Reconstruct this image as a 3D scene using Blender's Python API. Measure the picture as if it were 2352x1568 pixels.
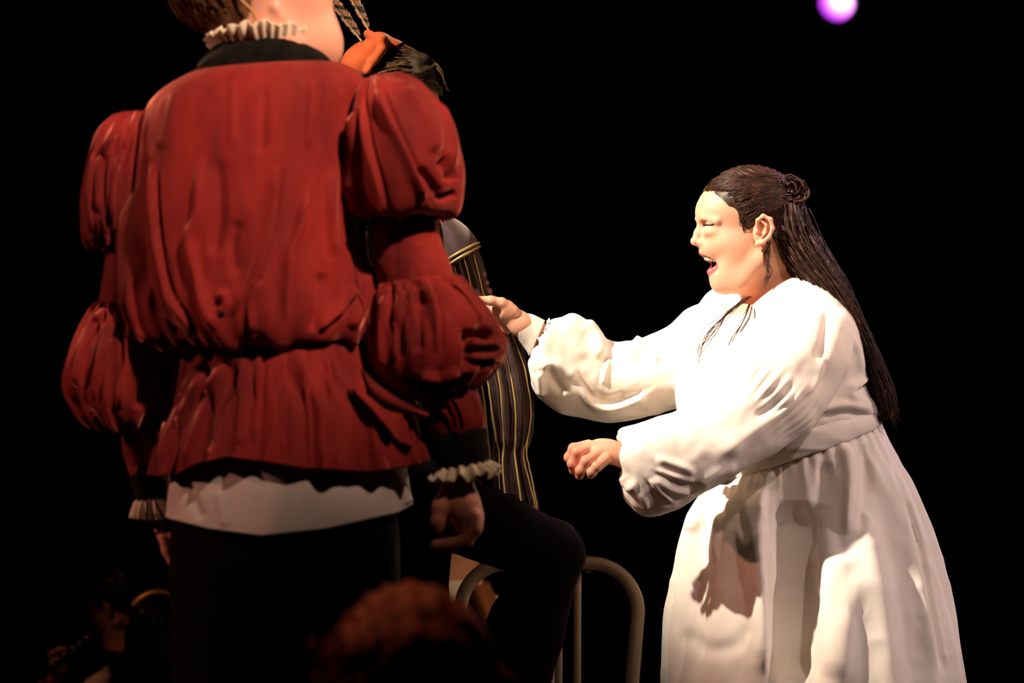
import bpy, math, random
import numpy as np

for _o in list(bpy.data.objects):
    bpy.data.objects.remove(_o)
scene = bpy.context.scene
COL = scene.collection
random.seed(7)
RNG = np.random.default_rng(7)

# ------------------------------------------------------------------ camera
F = 2352 * 100 / 36.0          # focal length in pixels of the 2352 px frame
CX, CY, CAMZ = 1176.0, 784.0, 1.2
cam_data = bpy.data.cameras.new('camera')
cam = bpy.data.objects.new('camera', cam_data)
COL.objects.link(cam)
cam.location = (0, 0, CAMZ)
cam.rotation_euler = (math.pi / 2, 0, 0)
cam_data.sensor_width = 36.0
cam_data.lens = 100.0
cam_data.clip_end = 100
cam_data.dof.use_dof = True
cam_data.dof.focus_distance = 5.2
cam_data.dof.aperture_fstop = 4.5
scene.camera = cam

# ------------------------------------------------------------------ world, light, exposure
world = bpy.data.worlds.new('dark_theatre')
scene.world = world
world.use_nodes = True
world.node_tree.nodes['Background'].inputs[0].default_value = (0.02, 0.012, 0.016, 1)
world.node_tree.nodes['Background'].inputs[1].default_value = 0.03
scene.view_settings.view_transform = 'Standard'
scene.view_settings.look = 'None'
scene.view_settings.gamma = 1.0
scene.view_settings.use_curve_mapping = False
scene.view_settings.exposure = 0.0


def spot(name, loc, target, watts, color, size_deg, blend=0.4, radius=0.08):
    d = bpy.data.lights.new(name, 'SPOT')
    d.energy = watts
    d.color = color
    d.spot_size = math.radians(size_deg)
    d.spot_blend = blend
    d.shadow_soft_size = radius
    o = bpy.data.objects.new(name, d)
    COL.objects.link(o)
    o.location = loc
    v = np.array(target, float) - np.array(loc, float)
    from mathutils import Vector
    o.rotation_euler = Vector(v).to_track_quat('-Z', 'Y').to_euler()
    return o


# stage lanterns hung out of the frame, and some added fill spots
spot('key_spot', (-3.6, 3.2, 5.0), (0.46, 5.2, 1.44), 4700, (1.0, 0.86, 0.70), 15, 0.75, 0.07)
spot('front_wash', (2.7, 2.1, 4.9), (0.92, 5.2, 0.9), 310, (1.0, 0.74, 0.66), 22, 0.6, 0.08)
spot('lavender_side', (4.6, 4.2, 3.0), (0.85, 5.2, 1.1), 400, (1.0, 0.76, 0.74), 15, 0.6, 0.08)
spot('bounce_fill', (1.3, -0.8, 3.2), (0.20, 5.25, 1.28), 300, (1.0, 0.62, 0.36), 8, 0.8, 0.12)  # added warm spot, stands in for bounce on the far sleeve's underside
spot('doublet_spot', (1.9, 0.9, 5.0), (-0.19, 4.0, 1.72), 2300, (1.0, 0.62, 0.46), 13.5, 1.0, 0.10)
spot('side_spot', (4.2, 5.6, 4.4), (-0.25, 4.4, 1.2), 420, (1.0, 0.62, 0.36), 22, 0.6, 0.08)
spot('left_spot', (-4.2, 3.6, 2.9), (-0.45, 4.2, 1.15), 300, (1.0, 0.42, 0.30), 22, 0.6, 0.08)
spot('violet_back_spot', (3.4, 9.2, 4.6), (0.85, 5.3, 1.1), 420, (0.72, 0.55, 1.0), 15, 0.5, 0.10)
spot('onlooker_fill', (-1.5, 5.8, 5.0), (-0.12, 2.6, 0.9), 1300, (1.0, 0.24, 0.09), 9, 0.6, 0.10)  # added red spot to lift the front-row head out of black
spot('band_fill', (-3.2, 4.6, 4.6), (-0.95, 7.6, 0.35), 280, (1.0, 0.34, 0.14), 14, 0.7, 0.10)  # added fill so the wind player and listener show
spot('rear_fill', (1.2, 3.2, 4.4), (-0.13, 7.0, 0.62), 520, (1.0, 0.62, 0.34), 7, 0.5, 0.08)  # added spot to brighten the seated man behind the chair


# ------------------------------------------------------------------ modelling helpers
class Fig:
    """figure space: u right, v down, w away, one unit = 1/S metre at the figure's own distance D"""
    def __init__(s, D):
        s.D = D
        s.s = D / F

    def w(s, P):
        P = np.asarray(P, float)
        return np.stack([(P[..., 0] - CX) * s.s, s.D + P[..., 2] * s.s, CAMZ - (P[..., 1] - CY) * s.s], -1)


def pc(u, v, w=0.0):
    k = 1 + w / F
    return np.array([CX + (u - CX) * k, CY + (v - CY) * k, w], float)


def _hash(i, j, k):
    h = (i * 374761393 + j * 668265263 + k * 2147483647) & 0x7fffffff
    h = ((h ^ (h >> 13)) * 1274126177) & 0x7fffffff
    return ((h ^ (h >> 16)) & 0xffff) / 65535.0


def noise3(P, scale, seed=0):
    Q = np.asarray(P, float) * np.asarray(scale, float) + seed * 17.31
    I = np.floor(Q).astype(np.int64)
    f = Q - I
    f = f * f * (3 - 2 * f)
    r = 0
    for a in (0, 1):
        for b in (0, 1):
            for c in (0, 1):
                wt = (f[..., 0] if a else 1 - f[..., 0]) * (f[..., 1] if b else 1 - f[..., 1]) * (f[..., 2] if c else 1 - f[..., 2])
                r = r + wt * _hash(I[..., 0] + a, I[..., 1] + b, I[..., 2] + c)
    return r * 2 - 1


def fbm(P, scale, octaves=3, seed=0):
    s = np.asarray(scale, float)
    r, a = 0, 1.0
    for o in range(octaves):
        r = r + a * noise3(P, s * (2 ** o), seed + o)
        a *= 0.5
    return r


def ridged(P, scale, seed=0):
    return 1 - np.abs(noise3(P, scale, seed)) * 2


def sstep(x, a, b):
    t = np.clip((x - a) / (b - a + 1e-12), 0, 1)
    return t * t * (3 - 2 * t)


def rotm(ax, deg):
    c, s = math.cos(math.radians(deg)), math.sin(math.radians(deg))
    if ax == 'u':
        return np.array([[1, 0, 0], [0, c, -s], [0, s, c]])
    if ax == 'v':
        return np.array([[c, 0, s], [0, 1, 0], [-s, 0, c]])
    return np.array([[c, -s, 0], [s, c, 0], [0, 0, 1]])


# ---- implicit sculpting: round cones and ellipsoids blended together, then surface nets
class Field:
    def __init__(s):
        s.ops = []

    def cone(s, a, b, ra, rb, k=8, sub=False):
        a = np.array(a, float); b = np.array(b, float)
        m = max(ra, rb) + k + 6

        def f(P):
            ab = b - a
            t = np.clip(((P - a) @ ab) / max(ab @ ab, 1e-9), 0, 1)
            q = P - a - t[..., None] * ab
            return np.sqrt((q * q).sum(-1)) - (ra + (rb - ra) * t)
        s.ops.append((f, np.minimum(a, b) - m, np.maximum(a, b) + m, k, sub))
        return s

    def chain(s, pts, rs, k=8, sub=False):
        for i in range(len(pts) - 1):
            s.cone(pts[i], pts[i + 1], rs[i], rs[i + 1], k, sub)
        return s

    def ell(s, c, r, R=None, k=8, sub=False):
        c = np.array(c, float); r = np.array(r, float)
        m = max(r) + k + 6

        def f(P):
            q = P - c
            if R is not None:
                q = q @ R
            k0 = np.sqrt(((q / r) ** 2).sum(-1))
            k1 = np.sqrt(((q / (r * r)) ** 2).sum(-1))
            return k0 * (k0 - 1) / np.maximum(k1, 1e-6)
        s.ops.append((f, c - m, c + m, k, sub))
        return s

    def sym(s, kind, *args, **kw):
        for sg in (1, -1):
            def fl(p):
                p = np.array(p, float); p[2] *= sg; return p
            if kind == 'ell':
                c, r = args[0], args[1]
                R = kw.get('R')
                if R is not None and sg < 0:
                    M = np.diag([1, 1, -1.0]); R2 = M @ R @ M
                else:
                    R2 = R
                s.ell(fl(c), r, R2, kw.get('k', 8), kw.get('sub', False))
            elif kind == 'cone':
                s.cone(fl(args[0]), fl(args[1]), args[2], args[3], kw.get('k', 8), kw.get('sub', False))
            else:
                s.chain([fl(p) for p in args[0]], args[1], kw.get('k', 8), kw.get('sub', False))
        return s

    def grid(s, lo, hi, h):
        lo = np.array(lo, float); hi = np.array(hi, float)
        n = np.ceil((hi - lo) / h).astype(int) + 1
        g = np.full(n, 60.0, np.float32)
        ax = [lo[i] + h * np.arange(n[i]) for i in range(3)]
        for f, blo, bhi, k, sub in s.ops:
            i0 = np.clip(np.floor((blo - lo) / h).astype(int), 0, n)
            i1 = np.clip(np.ceil((bhi - lo) / h).astype(int) + 1, 0, n)
            if np.any(i1 <= i0):
                continue
            sl = tuple(slice(i0[i], i1[i]) for i in range(3))
            P = np.stack(np.meshgrid(*[ax[i][sl[i]] for i in range(3)], indexing='ij'), -1)
            d = f(P)
            o = g[sl]
            if sub:
                d = -d
                hh = np.clip(0.5 - 0.5 * (o - d) / k, 0, 1)
                g[sl] = o * (1 - hh) + d * hh + k * hh * (1 - hh)
            else:
                hh = np.clip(0.5 + 0.5 * (o - d) / k, 0, 1)
                g[sl] = o * (1 - hh) + d * hh - k * hh * (1 - hh)
        return g, lo

    def mesh(s, lo, hi, h, smooth=2):
        g, o = s.grid(lo, hi, h)
        V, Q = surfnets(g, o, h)
        return taubin(V, Q, smooth), Q


def surfnets(g, origin, h):
    ins = g < 0
    n = np.array(g.shape)
    c = np.zeros(tuple(n - 1), np.int8)
    cor = [(a, b, d) for a in (0, 1) for b in (0, 1) for d in (0, 1)]
    for a, b, d in cor:
        c += ins[a:n[0] - 1 + a, b:n[1] - 1 + b, d:n[2] - 1 + d]
    act = (c > 0) & (c < 8)
    idx = np.argwhere(act)
    ids = np.full(act.shape, -1, np.int64)
    ids[act] = np.arange(len(idx))
    acc = np.zeros((len(idx), 3)); cnt = np.zeros(len(idx))
    for a in cor:
        for ax in range(3):
            if a[ax]:
                continue
            b = list(a); b[ax] = 1
            va = g[idx[:, 0] + a[0], idx[:, 1] + a[1], idx[:, 2] + a[2]]
            vb = g[idx[:, 0] + b[0], idx[:, 1] + b[1], idx[:, 2] + b[2]]
            m = (va < 0) != (vb < 0)
            t = va[m] / (va[m] - vb[m])
            p = np.tile(np.array(a, float), (m.sum(), 1))
            p[:, ax] += t
            acc[m] += p; cnt[m] += 1
    V = origin + h * (idx + acc / np.maximum(cnt, 1)[:, None])
    quads = []
    for ax in range(3):
        b, d = (ax + 1) % 3, (ax + 2) % 3
        s0 = np.take(ins, range(0, n[ax] - 1), axis=ax)
        s1 = np.take(ins, range(1, n[ax]), axis=ax)
        e = np.argwhere(s0 != s1)
        e = e[(e[:, b] >= 1) & (e[:, b] <= n[b] - 2) & (e[:, d] >= 1) & (e[:, d] <= n[d] - 2)]
        eb = np.zeros(3, int); eb[b] = 1
        ed = np.zeros(3, int); ed[d] = 1
        q = np.stack([ids[tuple(e.T)], ids[tuple((e - eb).T)], ids[tuple((e - eb - ed).T)], ids[tuple((e - ed).T)]], -1)
        inside = s0[tuple(e.T)]
        q[~inside] = q[~inside][:, ::-1]
        quads.append(q)
    Q = np.concatenate(quads)
    used, inv = np.unique(Q, return_inverse=True)
    return V[used], inv.reshape(Q.shape)


def taubin(V, Q, it=2):
    if it <= 0:
        return V
    E = np.concatenate([Q[:, [0, 1]], Q[:, [1, 2]], Q[:, [2, 3]], Q[:, [3, 0]]])
    E = np.concatenate([E, E[:, ::-1]])
    deg = np.bincount(E[:, 0], minlength=len(V)).astype(float)[:, None]
    V = V.copy()
    for i in range(it):
        for lam in (0.5, -0.52):
            S = np.stack([np.bincount(E[:, 0], V[E[:, 1], j], len(V)) for j in range(3)], -1)
            V += lam * (S / np.maximum(deg, 1) - V)
    return V


def vnormals(V, Q):
    n = np.cross(V[Q[:, 2]] - V[Q[:, 0]], V[Q[:, 3]] - V[Q[:, 1]])
    N = np.zeros_like(V)
    for j in range(4):
        for a in range(3):
            N[:, a] += np.bincount(Q[:, j], n[:, a], len(V))
    return N / np.maximum(np.linalg.norm(N, axis=1), 1e-9)[:, None]


def join(parts):
    Vs, Qs, o = [], [], 0
    for V, Q in parts:
        Vs.append(np.asarray(V, float)); Qs.append(np.asarray(Q) + o); o += len(V)
    return np.concatenate(Vs), np.concatenate(Qs)


# ---- lofted cloth
def catmull(K, n):
    K = np.asarray(K, float)
    m = len(K)
    if m == 2:
        t = np.linspace(0, 1, n)[:, None]
        return K[0] * (1 - t) + K[1] * t
    t = np.linspace(0, m - 1, n)
    i = np.clip(t.astype(int), 0, m - 2)
    f = (t - i)[:, None]
    p1, p2 = K[i], K[i + 1]
    p0 = np.where((i > 0)[:, None], K[np.maximum(i - 1, 0)], 2 * p1 - p2)
    p3 = np.where((i < m - 2)[:, None], K[np.minimum(i + 2, m - 1)], 2 * p2 - p1)
    return 0.5 * (2 * p1 + (p2 - p0) * f + (2 * p0 - 5 * p1 + 4 * p2 - p3) * f * f + (3 * p1 - p0 - 3 * p2 + p3) * f ** 3)


def LR(u1, v1, u2, v2, w, depth, tilt=(0, 0)):
    """section through two outline points; depth = half size along the view axis; tilt shifts the near side"""
    a = pc(u1, v1, w); b = pc(u2, v2, w)
    c = (a + b) / 2
    return np.concatenate([c, (b - a) / 2, [tilt[0], tilt[1], -depth]])


def SEC(u, v, w, half, depth, ang):
    """section centred at u,v,w, outline half size `half` along direction ang (degrees in the u-v plane)"""
    r = math.radians(ang)
    return np.concatenate([pc(u, v, w), [half * math.cos(r), half * math.sin(r), 0], [0, 0, -depth]])


class Cloth:
    def __init__(s, secs, ns, nt, sq=1.0):
        ns, nt = max(8, int(ns * 0.8)), max(24, int(nt * 0.76))
        K = catmull(np.array(secs), ns)
        s.ns, s.nt = ns, nt
        s.th = np.linspace(0, 2 * math.pi, nt, endpoint=False)
        c, sn = np.cos(s.th), np.sin(s.th)
        if sq != 1.0:
            c = np.sign(c) * np.abs(c) ** sq; sn = np.sign(sn) * np.abs(sn) ** sq
        s.C = K[:, None, :3]
        s.G = s.C + K[:, None, 3:6] * c[None, :, None] + K[:, None, 6:9] * sn[None, :, None]
        s.s = np.linspace(0, 1, ns)[:, None] * np.ones((1, nt))
        s.t = np.ones((ns, 1)) * s.th[None, :]
        s.K = K

    def normals(s):
        dt = np.roll(s.G, -1, 1) - np.roll(s.G, 1, 1)
        ds = np.gradient(s.G, axis=0)
        n = np.cross(ds, dt)
        n /= np.maximum(np.linalg.norm(n, axis=-1), 1e-9)[..., None]
        r = s.G - s.C
        if (n * r).sum() < 0:
            n = -n
        return n

    def disp(s, d):
        s.G = s.G + s.normals() * np.asarray(d)[..., None]
        return s

    def scale_ring(s, f):
        s.G = s.C + (s.G - s.C) * np.asarray(f)[..., None]
        return s

    def folds(s, lst, gain=1.0):
        """lst of (polyline in outline units, width, height, kind). raises or sinks the near side of the cloth"""
        n = s.normals()
        k = 1 + s.G[..., 2] / F
        U = CX + (s.G[..., 0] - CX) / k
        V = CY + (s.G[..., 1] - CY) / k
        face = sstep(-n[..., 2], -0.05, 0.3)
        D = np.zeros_like(U)
        for pl, wd, ht, kind in lst:
            pl = catmull(np.array(pl, float), max(12, 6 * len(pl)))
            best = np.full(U.shape, 1e9); sd = np.zeros(U.shape); tt = np.zeros(U.shape)
            m = len(pl) - 1
            for i in range(m):
                a, b = pl[i], pl[i + 1]
                e = b - a
                L = max(e @ e, 1e-9)
                t = np.clip(((U - a[0]) * e[0] + (V - a[1]) * e[1]) / L, 0, 1)
                du = U - a[0] - t * e[0]; dv = V - a[1] - t * e[1]
                d2 = du * du + dv * dv
                mk = d2 < best
                best = np.where(mk, d2, best)
                sd = np.where(mk, np.sign(e[0] * dv - e[1] * du), sd)
                tt = np.where(mk, (i + t) / m, tt)
            d = np.sqrt(best)
            tp = sstep(tt, 0, 0.18) * sstep(1 - tt, 0, 0.18)
            tp = np.maximum(tp, 0.12)
            x = d / wd
            if kind == 'v':
                D -= ht * tp * np.exp(-x * x)
            elif kind == 'r':
                D += ht * tp * np.exp(-x * x)
            else:   # 's': a lap - one side proud, sharp drop to the other
                y = x * sd
                D += ht * tp * np.where(y > 0, np.exp(-(y / 1.3) ** 2), -0.55 * np.exp(-(y / 0.55) ** 2)) * np.tanh(x * 3)
        return s.disp(D * face * gain)

    def mesh(s, cap0=False, cap1=False, thick=0.0):
        V = s.G.reshape(-1, 3)
        i = np.arange(s.ns - 1)[:, None]; j = np.arange(s.nt)[None, :]
        j2 = (j + 1) % s.nt
        Q = np.stack([i * s.nt + j + 0 * j2, i * s.nt + j2, (i + 1) * s.nt + j2, (i + 1) * s.nt + j + 0 * j2], -1).reshape(-1, 4)
        n = s.normals()
        fn = np.cross(V[Q[:, 2]] - V[Q[:, 0]], V[Q[:, 3]] - V[Q[:, 1]])
        if (fn * n.reshape(-1, 3)[Q[:, 0]]).sum() < 0:
            Q = Q[:, ::-1]
        return V, Q


def tube(pts, rs, sides=8, n=None, flat=1.0, closed=False):
    pts = np.asarray(pts, float)
    if n:
        rs = np.interp(np.linspace(0, 1, n), np.linspace(0, 1, len(np.atleast_1d(rs))), np.atleast_1d(rs)) if np.ndim(rs) else np.full(n, rs)
        pts = catmull(pts, n)
    m = len(pts)
    rs = np.full(m, rs) if np.ndim(rs) == 0 else np.asarray(rs, float)
    T = np.gradient(pts, axis=0)
    T /= np.maximum(np.linalg.norm(T, axis=1), 1e-9)[:, None]
    up = np.array([0.03, 0.05, 1.0])
    A = np.cross(T, up); A /= np.maximum(np.linalg.norm(A, axis=1), 1e-9)[:, None]
    B = np.cross(T, A)
    th = np.linspace(0, 2 * math.pi, sides, endpoint=False)
    V = pts[:, None] + rs[:, None, None] * (A[:, None] * np.cos(th)[None, :, None] + flat * B[:, None] * np.sin(th)[None, :, None])
    V = V.reshape(-1, 3)
    i = np.arange(m - 1)[:, None]; j = np.arange(sides)[None, :]; j2 = (j + 1) % sides
    Q = np.stack([i * sides + j + 0 * j2, (i + 1) * sides + j + 0 * j2, (i + 1) * sides + j2, i * sides + j2], -1).reshape(-1, 4)
    # end caps
    e0 = [[0, 1, 2, 3]] if sides == 4 else []
    if sides == 4:
        Q = np.concatenate([Q, [[0, 1, 2, 3]], [[(m - 1) * 4 + 3, (m - 1) * 4 + 2, (m - 1) * 4 + 1, (m - 1) * 4]]])
    else:
        V = np.concatenate([V, pts[:1], pts[-1:]])
        c0, c1 = len(V) - 2, len(V) - 1
        cap = [[c0, k, (k + 1) % sides, c0] for k in range(sides)] + [[c1, (m - 1) * sides + (k + 1) % sides, (m - 1) * sides + k, c1] for k in range(sides)]
        Q = np.concatenate([Q, np.array(cap)])
    return V, Q


def box_mesh(c, h, R=None):
    c = np.array(c, float); h = np.array(h, float)
    V = np.array([[x, y, z] for x in (-1, 1) for y in (-1, 1) for z in (-1, 1)], float) * h
    if R is not None:
        V = V @ R.T
    Q = np.array([[0, 1, 3, 2], [4, 6, 7, 5], [0, 4, 5, 1], [2, 3, 7, 6], [0, 2, 6, 4], [1, 5, 7, 3]])
    return V + c, Q


def sphere_mesh(c, r, n=12):
    th = np.linspace(0, math.pi, n + 1); ph = np.linspace(0, 2 * math.pi, 2 * n, endpoint=False)
    V = np.stack([np.sin(th)[:, None] * np.cos(ph), np.sin(th)[:, None] * np.sin(ph), np.cos(th)[:, None] * np.ones(2 * n)], -1).reshape(-1, 3)
    i = np.arange(n)[:, None]; j = np.arange(2 * n)[None]; j2 = (j + 1) % (2 * n)
    Q = np.stack([i * 2 * n + j, (i + 1) * 2 * n + j, (i + 1) * 2 * n + j2, i * 2 * n + j2], -1).reshape(-1, 4)
    return V * np.asarray(r, float) + np.array(c, float), Q


# ---- scene objects
def empty(name, loc, label, cat, group=None):
    o = bpy.data.objects.new(name, None)
    COL.objects.link(o)
    o.location = loc
    o.empty_display_size = 0.1
    o['label'] = label
    o['category'] = cat
    if group:
        o['group'] = group
    return o


def part(name, VQ, mat, parent=None, fig=None, smooth=True, col=None, label=None, solid=0.0, auto=None):
    V, Q = VQ
    V = fig.w(V) if fig is not None else np.asarray(V, float)
    if parent is not None:
        p = parent; off = np.zeros(3)
        while p is not None:
            off += np.array(p.location); p = p.parent
        V = V - off
    Q = np.asarray(Q)
    me = bpy.data.meshes.new(name)
    tri = (Q[:, 0] == Q[:, 3])
    if tri.any():
        faces = [list(q[:3]) if t else list(q) for q, t in zip(Q.tolist(), tri)]
        me.from_pydata(V.tolist(), [], faces)
    else:
        me.vertices.add(len(V)); me.vertices.foreach_set('co', V.astype(np.float32).ravel())
        me.loops.add(Q.size); me.loops.foreach_set('vertex_index', Q.astype(np.int32).ravel())
        me.polygons.add(len(Q)); me.polygons.foreach_set('loop_start', np.arange(0, Q.size, 4, dtype=np.int32))
        me.update(calc_edges=True)
        me.validate()
    if smooth:
        me.polygons.foreach_set('use_smooth', np.ones(len(me.polygons), bool))
    if col is not None:
        at = me.color_attributes.new('Col', 'FLOAT_COLOR', 'POINT')
        c4 = np.concatenate([np.asarray(col, float), np.ones((len(V), 1))], 1)
        at.data.foreach_set('color', c4.astype(np.float32).ravel())
    me.materials.append(mat)
    o = bpy.data.objects.new(name, me)
    COL.objects.link(o)
    if parent is not None:
        o.parent = parent
    if label:
        o['label'] = label
    if solid:
        md = o.modifiers.new('thickness', 'SOLIDIFY'); md.thickness = solid; md.offset = -1
    return o


# ---- materials
def new_mat(name):
    m = bpy.data.materials.new(name)
    m.use_nodes = True
    nt = m.node_tree
    b = nt.nodes['Principled BSDF']
    return m, nt, b


def setin(b, **kw):
    for k, v in kw.items():
        k = k.replace('_', ' ')
        if k in b.inputs:
            b.inputs[k].default_value = v


def fabric(name, c1, c2, rough=0.85, sheen=0.0, sheen_tint=(1, 1, 1, 1), scale=18, fine=900, bump=0.15, spec=0.2, attr=False, sheen_rough=0.4, dist=0.0006, stretch=(1, 1, 1)):
    m, nt, b = new_mat(name)
    N = nt.nodes
    L = nt.links
    tc = N.new('ShaderNodeTexCoord')
    nz = N.new('ShaderNodeTexNoise'); nz.inputs['Scale'].default_value = scale; nz.inputs['Detail'].default_value = 5
    mp = N.new('ShaderNodeMapping'); mp.inputs['Scale'].default_value = stretch
    L.new(tc.outputs['Object'], mp.inputs['Vector']); L.new(mp.outputs['Vector'], nz.inputs['Vector'])
    rp = N.new('ShaderNodeValToRGB')
    rp.color_ramp.elements[0].position = 0.32; rp.color_ramp.elements[1].position = 0.7
    rp.color_ramp.elements[0].color = (*c1, 1); rp.color_ramp.elements[1].color = (*c2, 1)
    L.new(nz.outputs['Fac'], rp.inputs['Fac'])
    out = rp.outputs['Color']
    if attr:
        at = N.new('ShaderNodeAttribute'); at.attribute_name = 'Col'
        mx = N.new('ShaderNodeMix'); mx.data_type = 'RGBA'; mx.blend_type = 'MULTIPLY'; mx.inputs[0].default_value = 1
        L.new(out, mx.inputs[6]); L.new(at.outputs['Color'], mx.inputs[7])
        out = mx.outputs[2]
    L.new(out, b.inputs['Base Color'])
    fz = N.new('ShaderNodeTexNoise'); fz.inputs['Scale'].default_value = fine; fz.inputs['Detail'].default_value = 2
    L.new(tc.outputs['Object'], fz.inputs['Vector'])
    bp = N.new('ShaderNodeBump'); bp.inputs['Strength'].default_value = bump; bp.inputs['Distance'].default_value = dist
    L.new(fz.outputs['Fac'], bp.inputs['Height']); L.new(bp.outputs['Normal'], b.inputs['Normal'])
    setin(b, Roughness=rough, Sheen_Weight=sheen, Sheen_Roughness=sheen_rough, Sheen_Tint=sheen_tint, Specular_IOR_Level=spec)
    return m


def skin_mat(name, sss=0.25, rough=0.5):
    m, nt, b = new_mat(name)
    N, L = nt.nodes, nt.links
    at = N.new('ShaderNodeAttribute'); at.attribute_name = 'Col'
    tc = N.new('ShaderNodeTexCoord')
    nz = N.new('ShaderNodeTexNoise'); nz.inputs['Scale'].default_value = 40; nz.inputs['Detail'].default_value = 4
    L.new(tc.outputs['Object'], nz.inputs['Vector'])
    hs = N.new('ShaderNodeHueSaturation')
    mr = N.new('ShaderNodeMapRange'); mr.inputs[3].default_value = 0.92; mr.inputs[4].default_value = 1.08
    L.new(nz.outputs['Fac'], mr.inputs[0]); L.new(mr.outputs[0], hs.inputs['Value'])
    L.new(at.outputs['Color'], hs.inputs['Color']); L.new(hs.outputs['Color'], b.inputs['Base Color'])
    fz = N.new('ShaderNodeTexNoise'); fz.inputs['Scale'].default_value = 500
    L.new(tc.outputs['Object'], fz.inputs['Vector'])
    bp = N.new('ShaderNodeBump'); bp.inputs['Strength'].default_value = 0.08; bp.inputs['Distance'].default_value = 0.0005
    L.new(fz.outputs['Fac'], bp.inputs['Height']); L.new(bp.outputs['Normal'], b.inputs['Normal'])
    setin(b, Roughness=rough, Subsurface_Weight=sss, Subsurface_Scale=0.006, Specular_IOR_Level=0.35)
    b.inputs['Subsurface Radius'].default_value = (1.0, 0.35, 0.2)
    return m


def hair_mat(name, c1, c2, rough=0.38, spec=0.5):
    m, nt, b = new_mat(name)
    N, L = nt.nodes, nt.links
    tc = N.new('ShaderNodeTexCoord')
    nz = N.new('ShaderNodeTexNoise'); nz.inputs['Scale'].default_value = 90; nz.inputs['Detail'].default_value = 3
    L.new(tc.outputs['Object'], nz.inputs['Vector'])
    rp = N.new('ShaderNodeValToRGB')
    rp.color_ramp.elements[0].position = 0.35; rp.color_ramp.elements[1].position = 0.68
    rp.color_ramp.elements[0].color = (*c1, 1); rp.color_ramp.elements[1].color = (*c2, 1)
    L.new(nz.outputs['Fac'], rp.inputs['Fac']); L.new(rp.outputs['Color'], b.inputs['Base Color'])
    setin(b, Roughness=rough, Specular_IOR_Level=spec)
    return m


def plain(name, c, rough=0.5, metal=0.0, spec=0.4, noise=0.12, scale=60):
    m, nt, b = new_mat(name)
    N, L = nt.nodes, nt.links
    tc = N.new('ShaderNodeTexCoord')
    nz = N.new('ShaderNodeTexNoise'); nz.inputs['Scale'].default_value = scale
    L.new(tc.outputs['Object'], nz.inputs['Vector'])
    rp = N.new('ShaderNodeValToRGB')
    rp.color_ramp.elements[0].color = (*[x * (1 - noise) for x in c], 1); rp.color_ramp.elements[1].color = (*[min(1, x * (1 + noise)) for x in c], 1)
    L.new(nz.outputs['Fac'], rp.inputs['Fac']); L.new(rp.outputs['Color'], b.inputs['Base Color'])
    setin(b, Roughness=rough, Metallic=metal, Specular_IOR_Level=spec)
    return m


def emit(name, c, strength):
    m, nt, b = new_mat(name)
    b.inputs['Base Color'].default_value = (*c, 1)
    b.inputs['Emission Color'].default_value = (*c, 1)
    b.inputs['Emission Strength'].default_value = strength
    return m


def strands(paths, r0, r1, n=14, sides=4, jit=0.0):
    out = []
    for p in paths:
        rr = np.linspace(r0, r1, n) * (1 + jit * random.uniform(-1, 1))
        out.append(tube(catmull(np.array(p, float), n), rr, sides))
    return join(out)


def ico_noise(n):
    return RNG.normal(size=n)


# ------------------------------------------------------------------ materials
M = {}
M['skin'] = skin_mat('skin')
M['linen'] = fabric('white_linen', (0.80, 0.71, 0.62), (0.84, 0.76, 0.67), 0.8, 0.0, scale=14, fine=1400, bump=0.25, spec=0.15)
M['velvet'] = fabric('red_velvet', (0.10, 0.008, 0.008), (0.255, 0.018, 0.015), 0.75, 0.9, (1.0, 0.36, 0.26, 1), scale=8, fine=1600, bump=0.2, spec=0.12, sheen_rough=0.35, stretch=(1.8, 1.8, 0.5))
M['black_fur'] = fabric('black_plush', (0.004, 0.004, 0.0035), (0.008, 0.008, 0.006), 0.95, 0.15, (0.5, 0.45, 0.3, 1), scale=60, fine=1200, bump=0.8, spec=0.05)
M['black_lining'] = fabric('black_lining', (0.004, 0.002, 0.002), (0.007, 0.003, 0.003), 0.9, 0.0, scale=30, spec=0.05)
M['black_tights'] = fabric('black_tights', (0.0022, 0.0018, 0.0018), (0.0035, 0.0026, 0.0026), 0.9, 0.05, (0.8, 0.35, 0.3, 1), scale=20, spec=0.04)
M['black_hose'] = fabric('black_velvet_hose', (0.0012, 0.0010, 0.0010), (0.0020, 0.0016, 0.0016), 0.9, 0.06, (0.9, 0.45, 0.35, 1), scale=20, spec=0.03)
M['ruff'] = fabric('cream_ruff', (0.66, 0.58, 0.42), (0.76, 0.68, 0.52), 0.8, 0.1, scale=30, spec=0.1)
M['shirt'] = fabric('cream_shirt', (0.50, 0.46, 0.42), (0.58, 0.53, 0.48), 0.85, 0.05, scale=16, fine=1500, spec=0.1)
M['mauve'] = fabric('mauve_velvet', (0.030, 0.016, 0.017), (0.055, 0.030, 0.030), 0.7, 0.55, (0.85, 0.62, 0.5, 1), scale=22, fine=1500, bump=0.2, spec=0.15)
M['copper'] = fabric('copper_satin', (0.20, 0.07, 0.04), (0.32, 0.12, 0.07), 0.45, 0.2, (1, 0.7, 0.5, 1), scale=30, spec=0.4)
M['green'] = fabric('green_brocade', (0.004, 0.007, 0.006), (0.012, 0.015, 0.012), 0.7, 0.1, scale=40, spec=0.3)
M['gold'] = plain('gold_braid', (0.62, 0.42, 0.16), 0.45, 0.6, 0.5, 0.5, 900)
M['red_braid'] = plain('red_braid', (0.35, 0.04, 0.03), 0.5, 0.1, 0.4, 0.4, 900)
M['felt'] = fabric('orange_felt', (0.33, 0.050, 0.012), (0.44, 0.075, 0.018), 0.85, 0.2, (1, 0.6, 0.4, 1), scale=20, spec=0.15)
M['hair_brown'] = hair_mat('dark_brown_hair', (0.014, 0.005, 0.003), (0.070, 0.023, 0.011), 0.48, 0.35)
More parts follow.
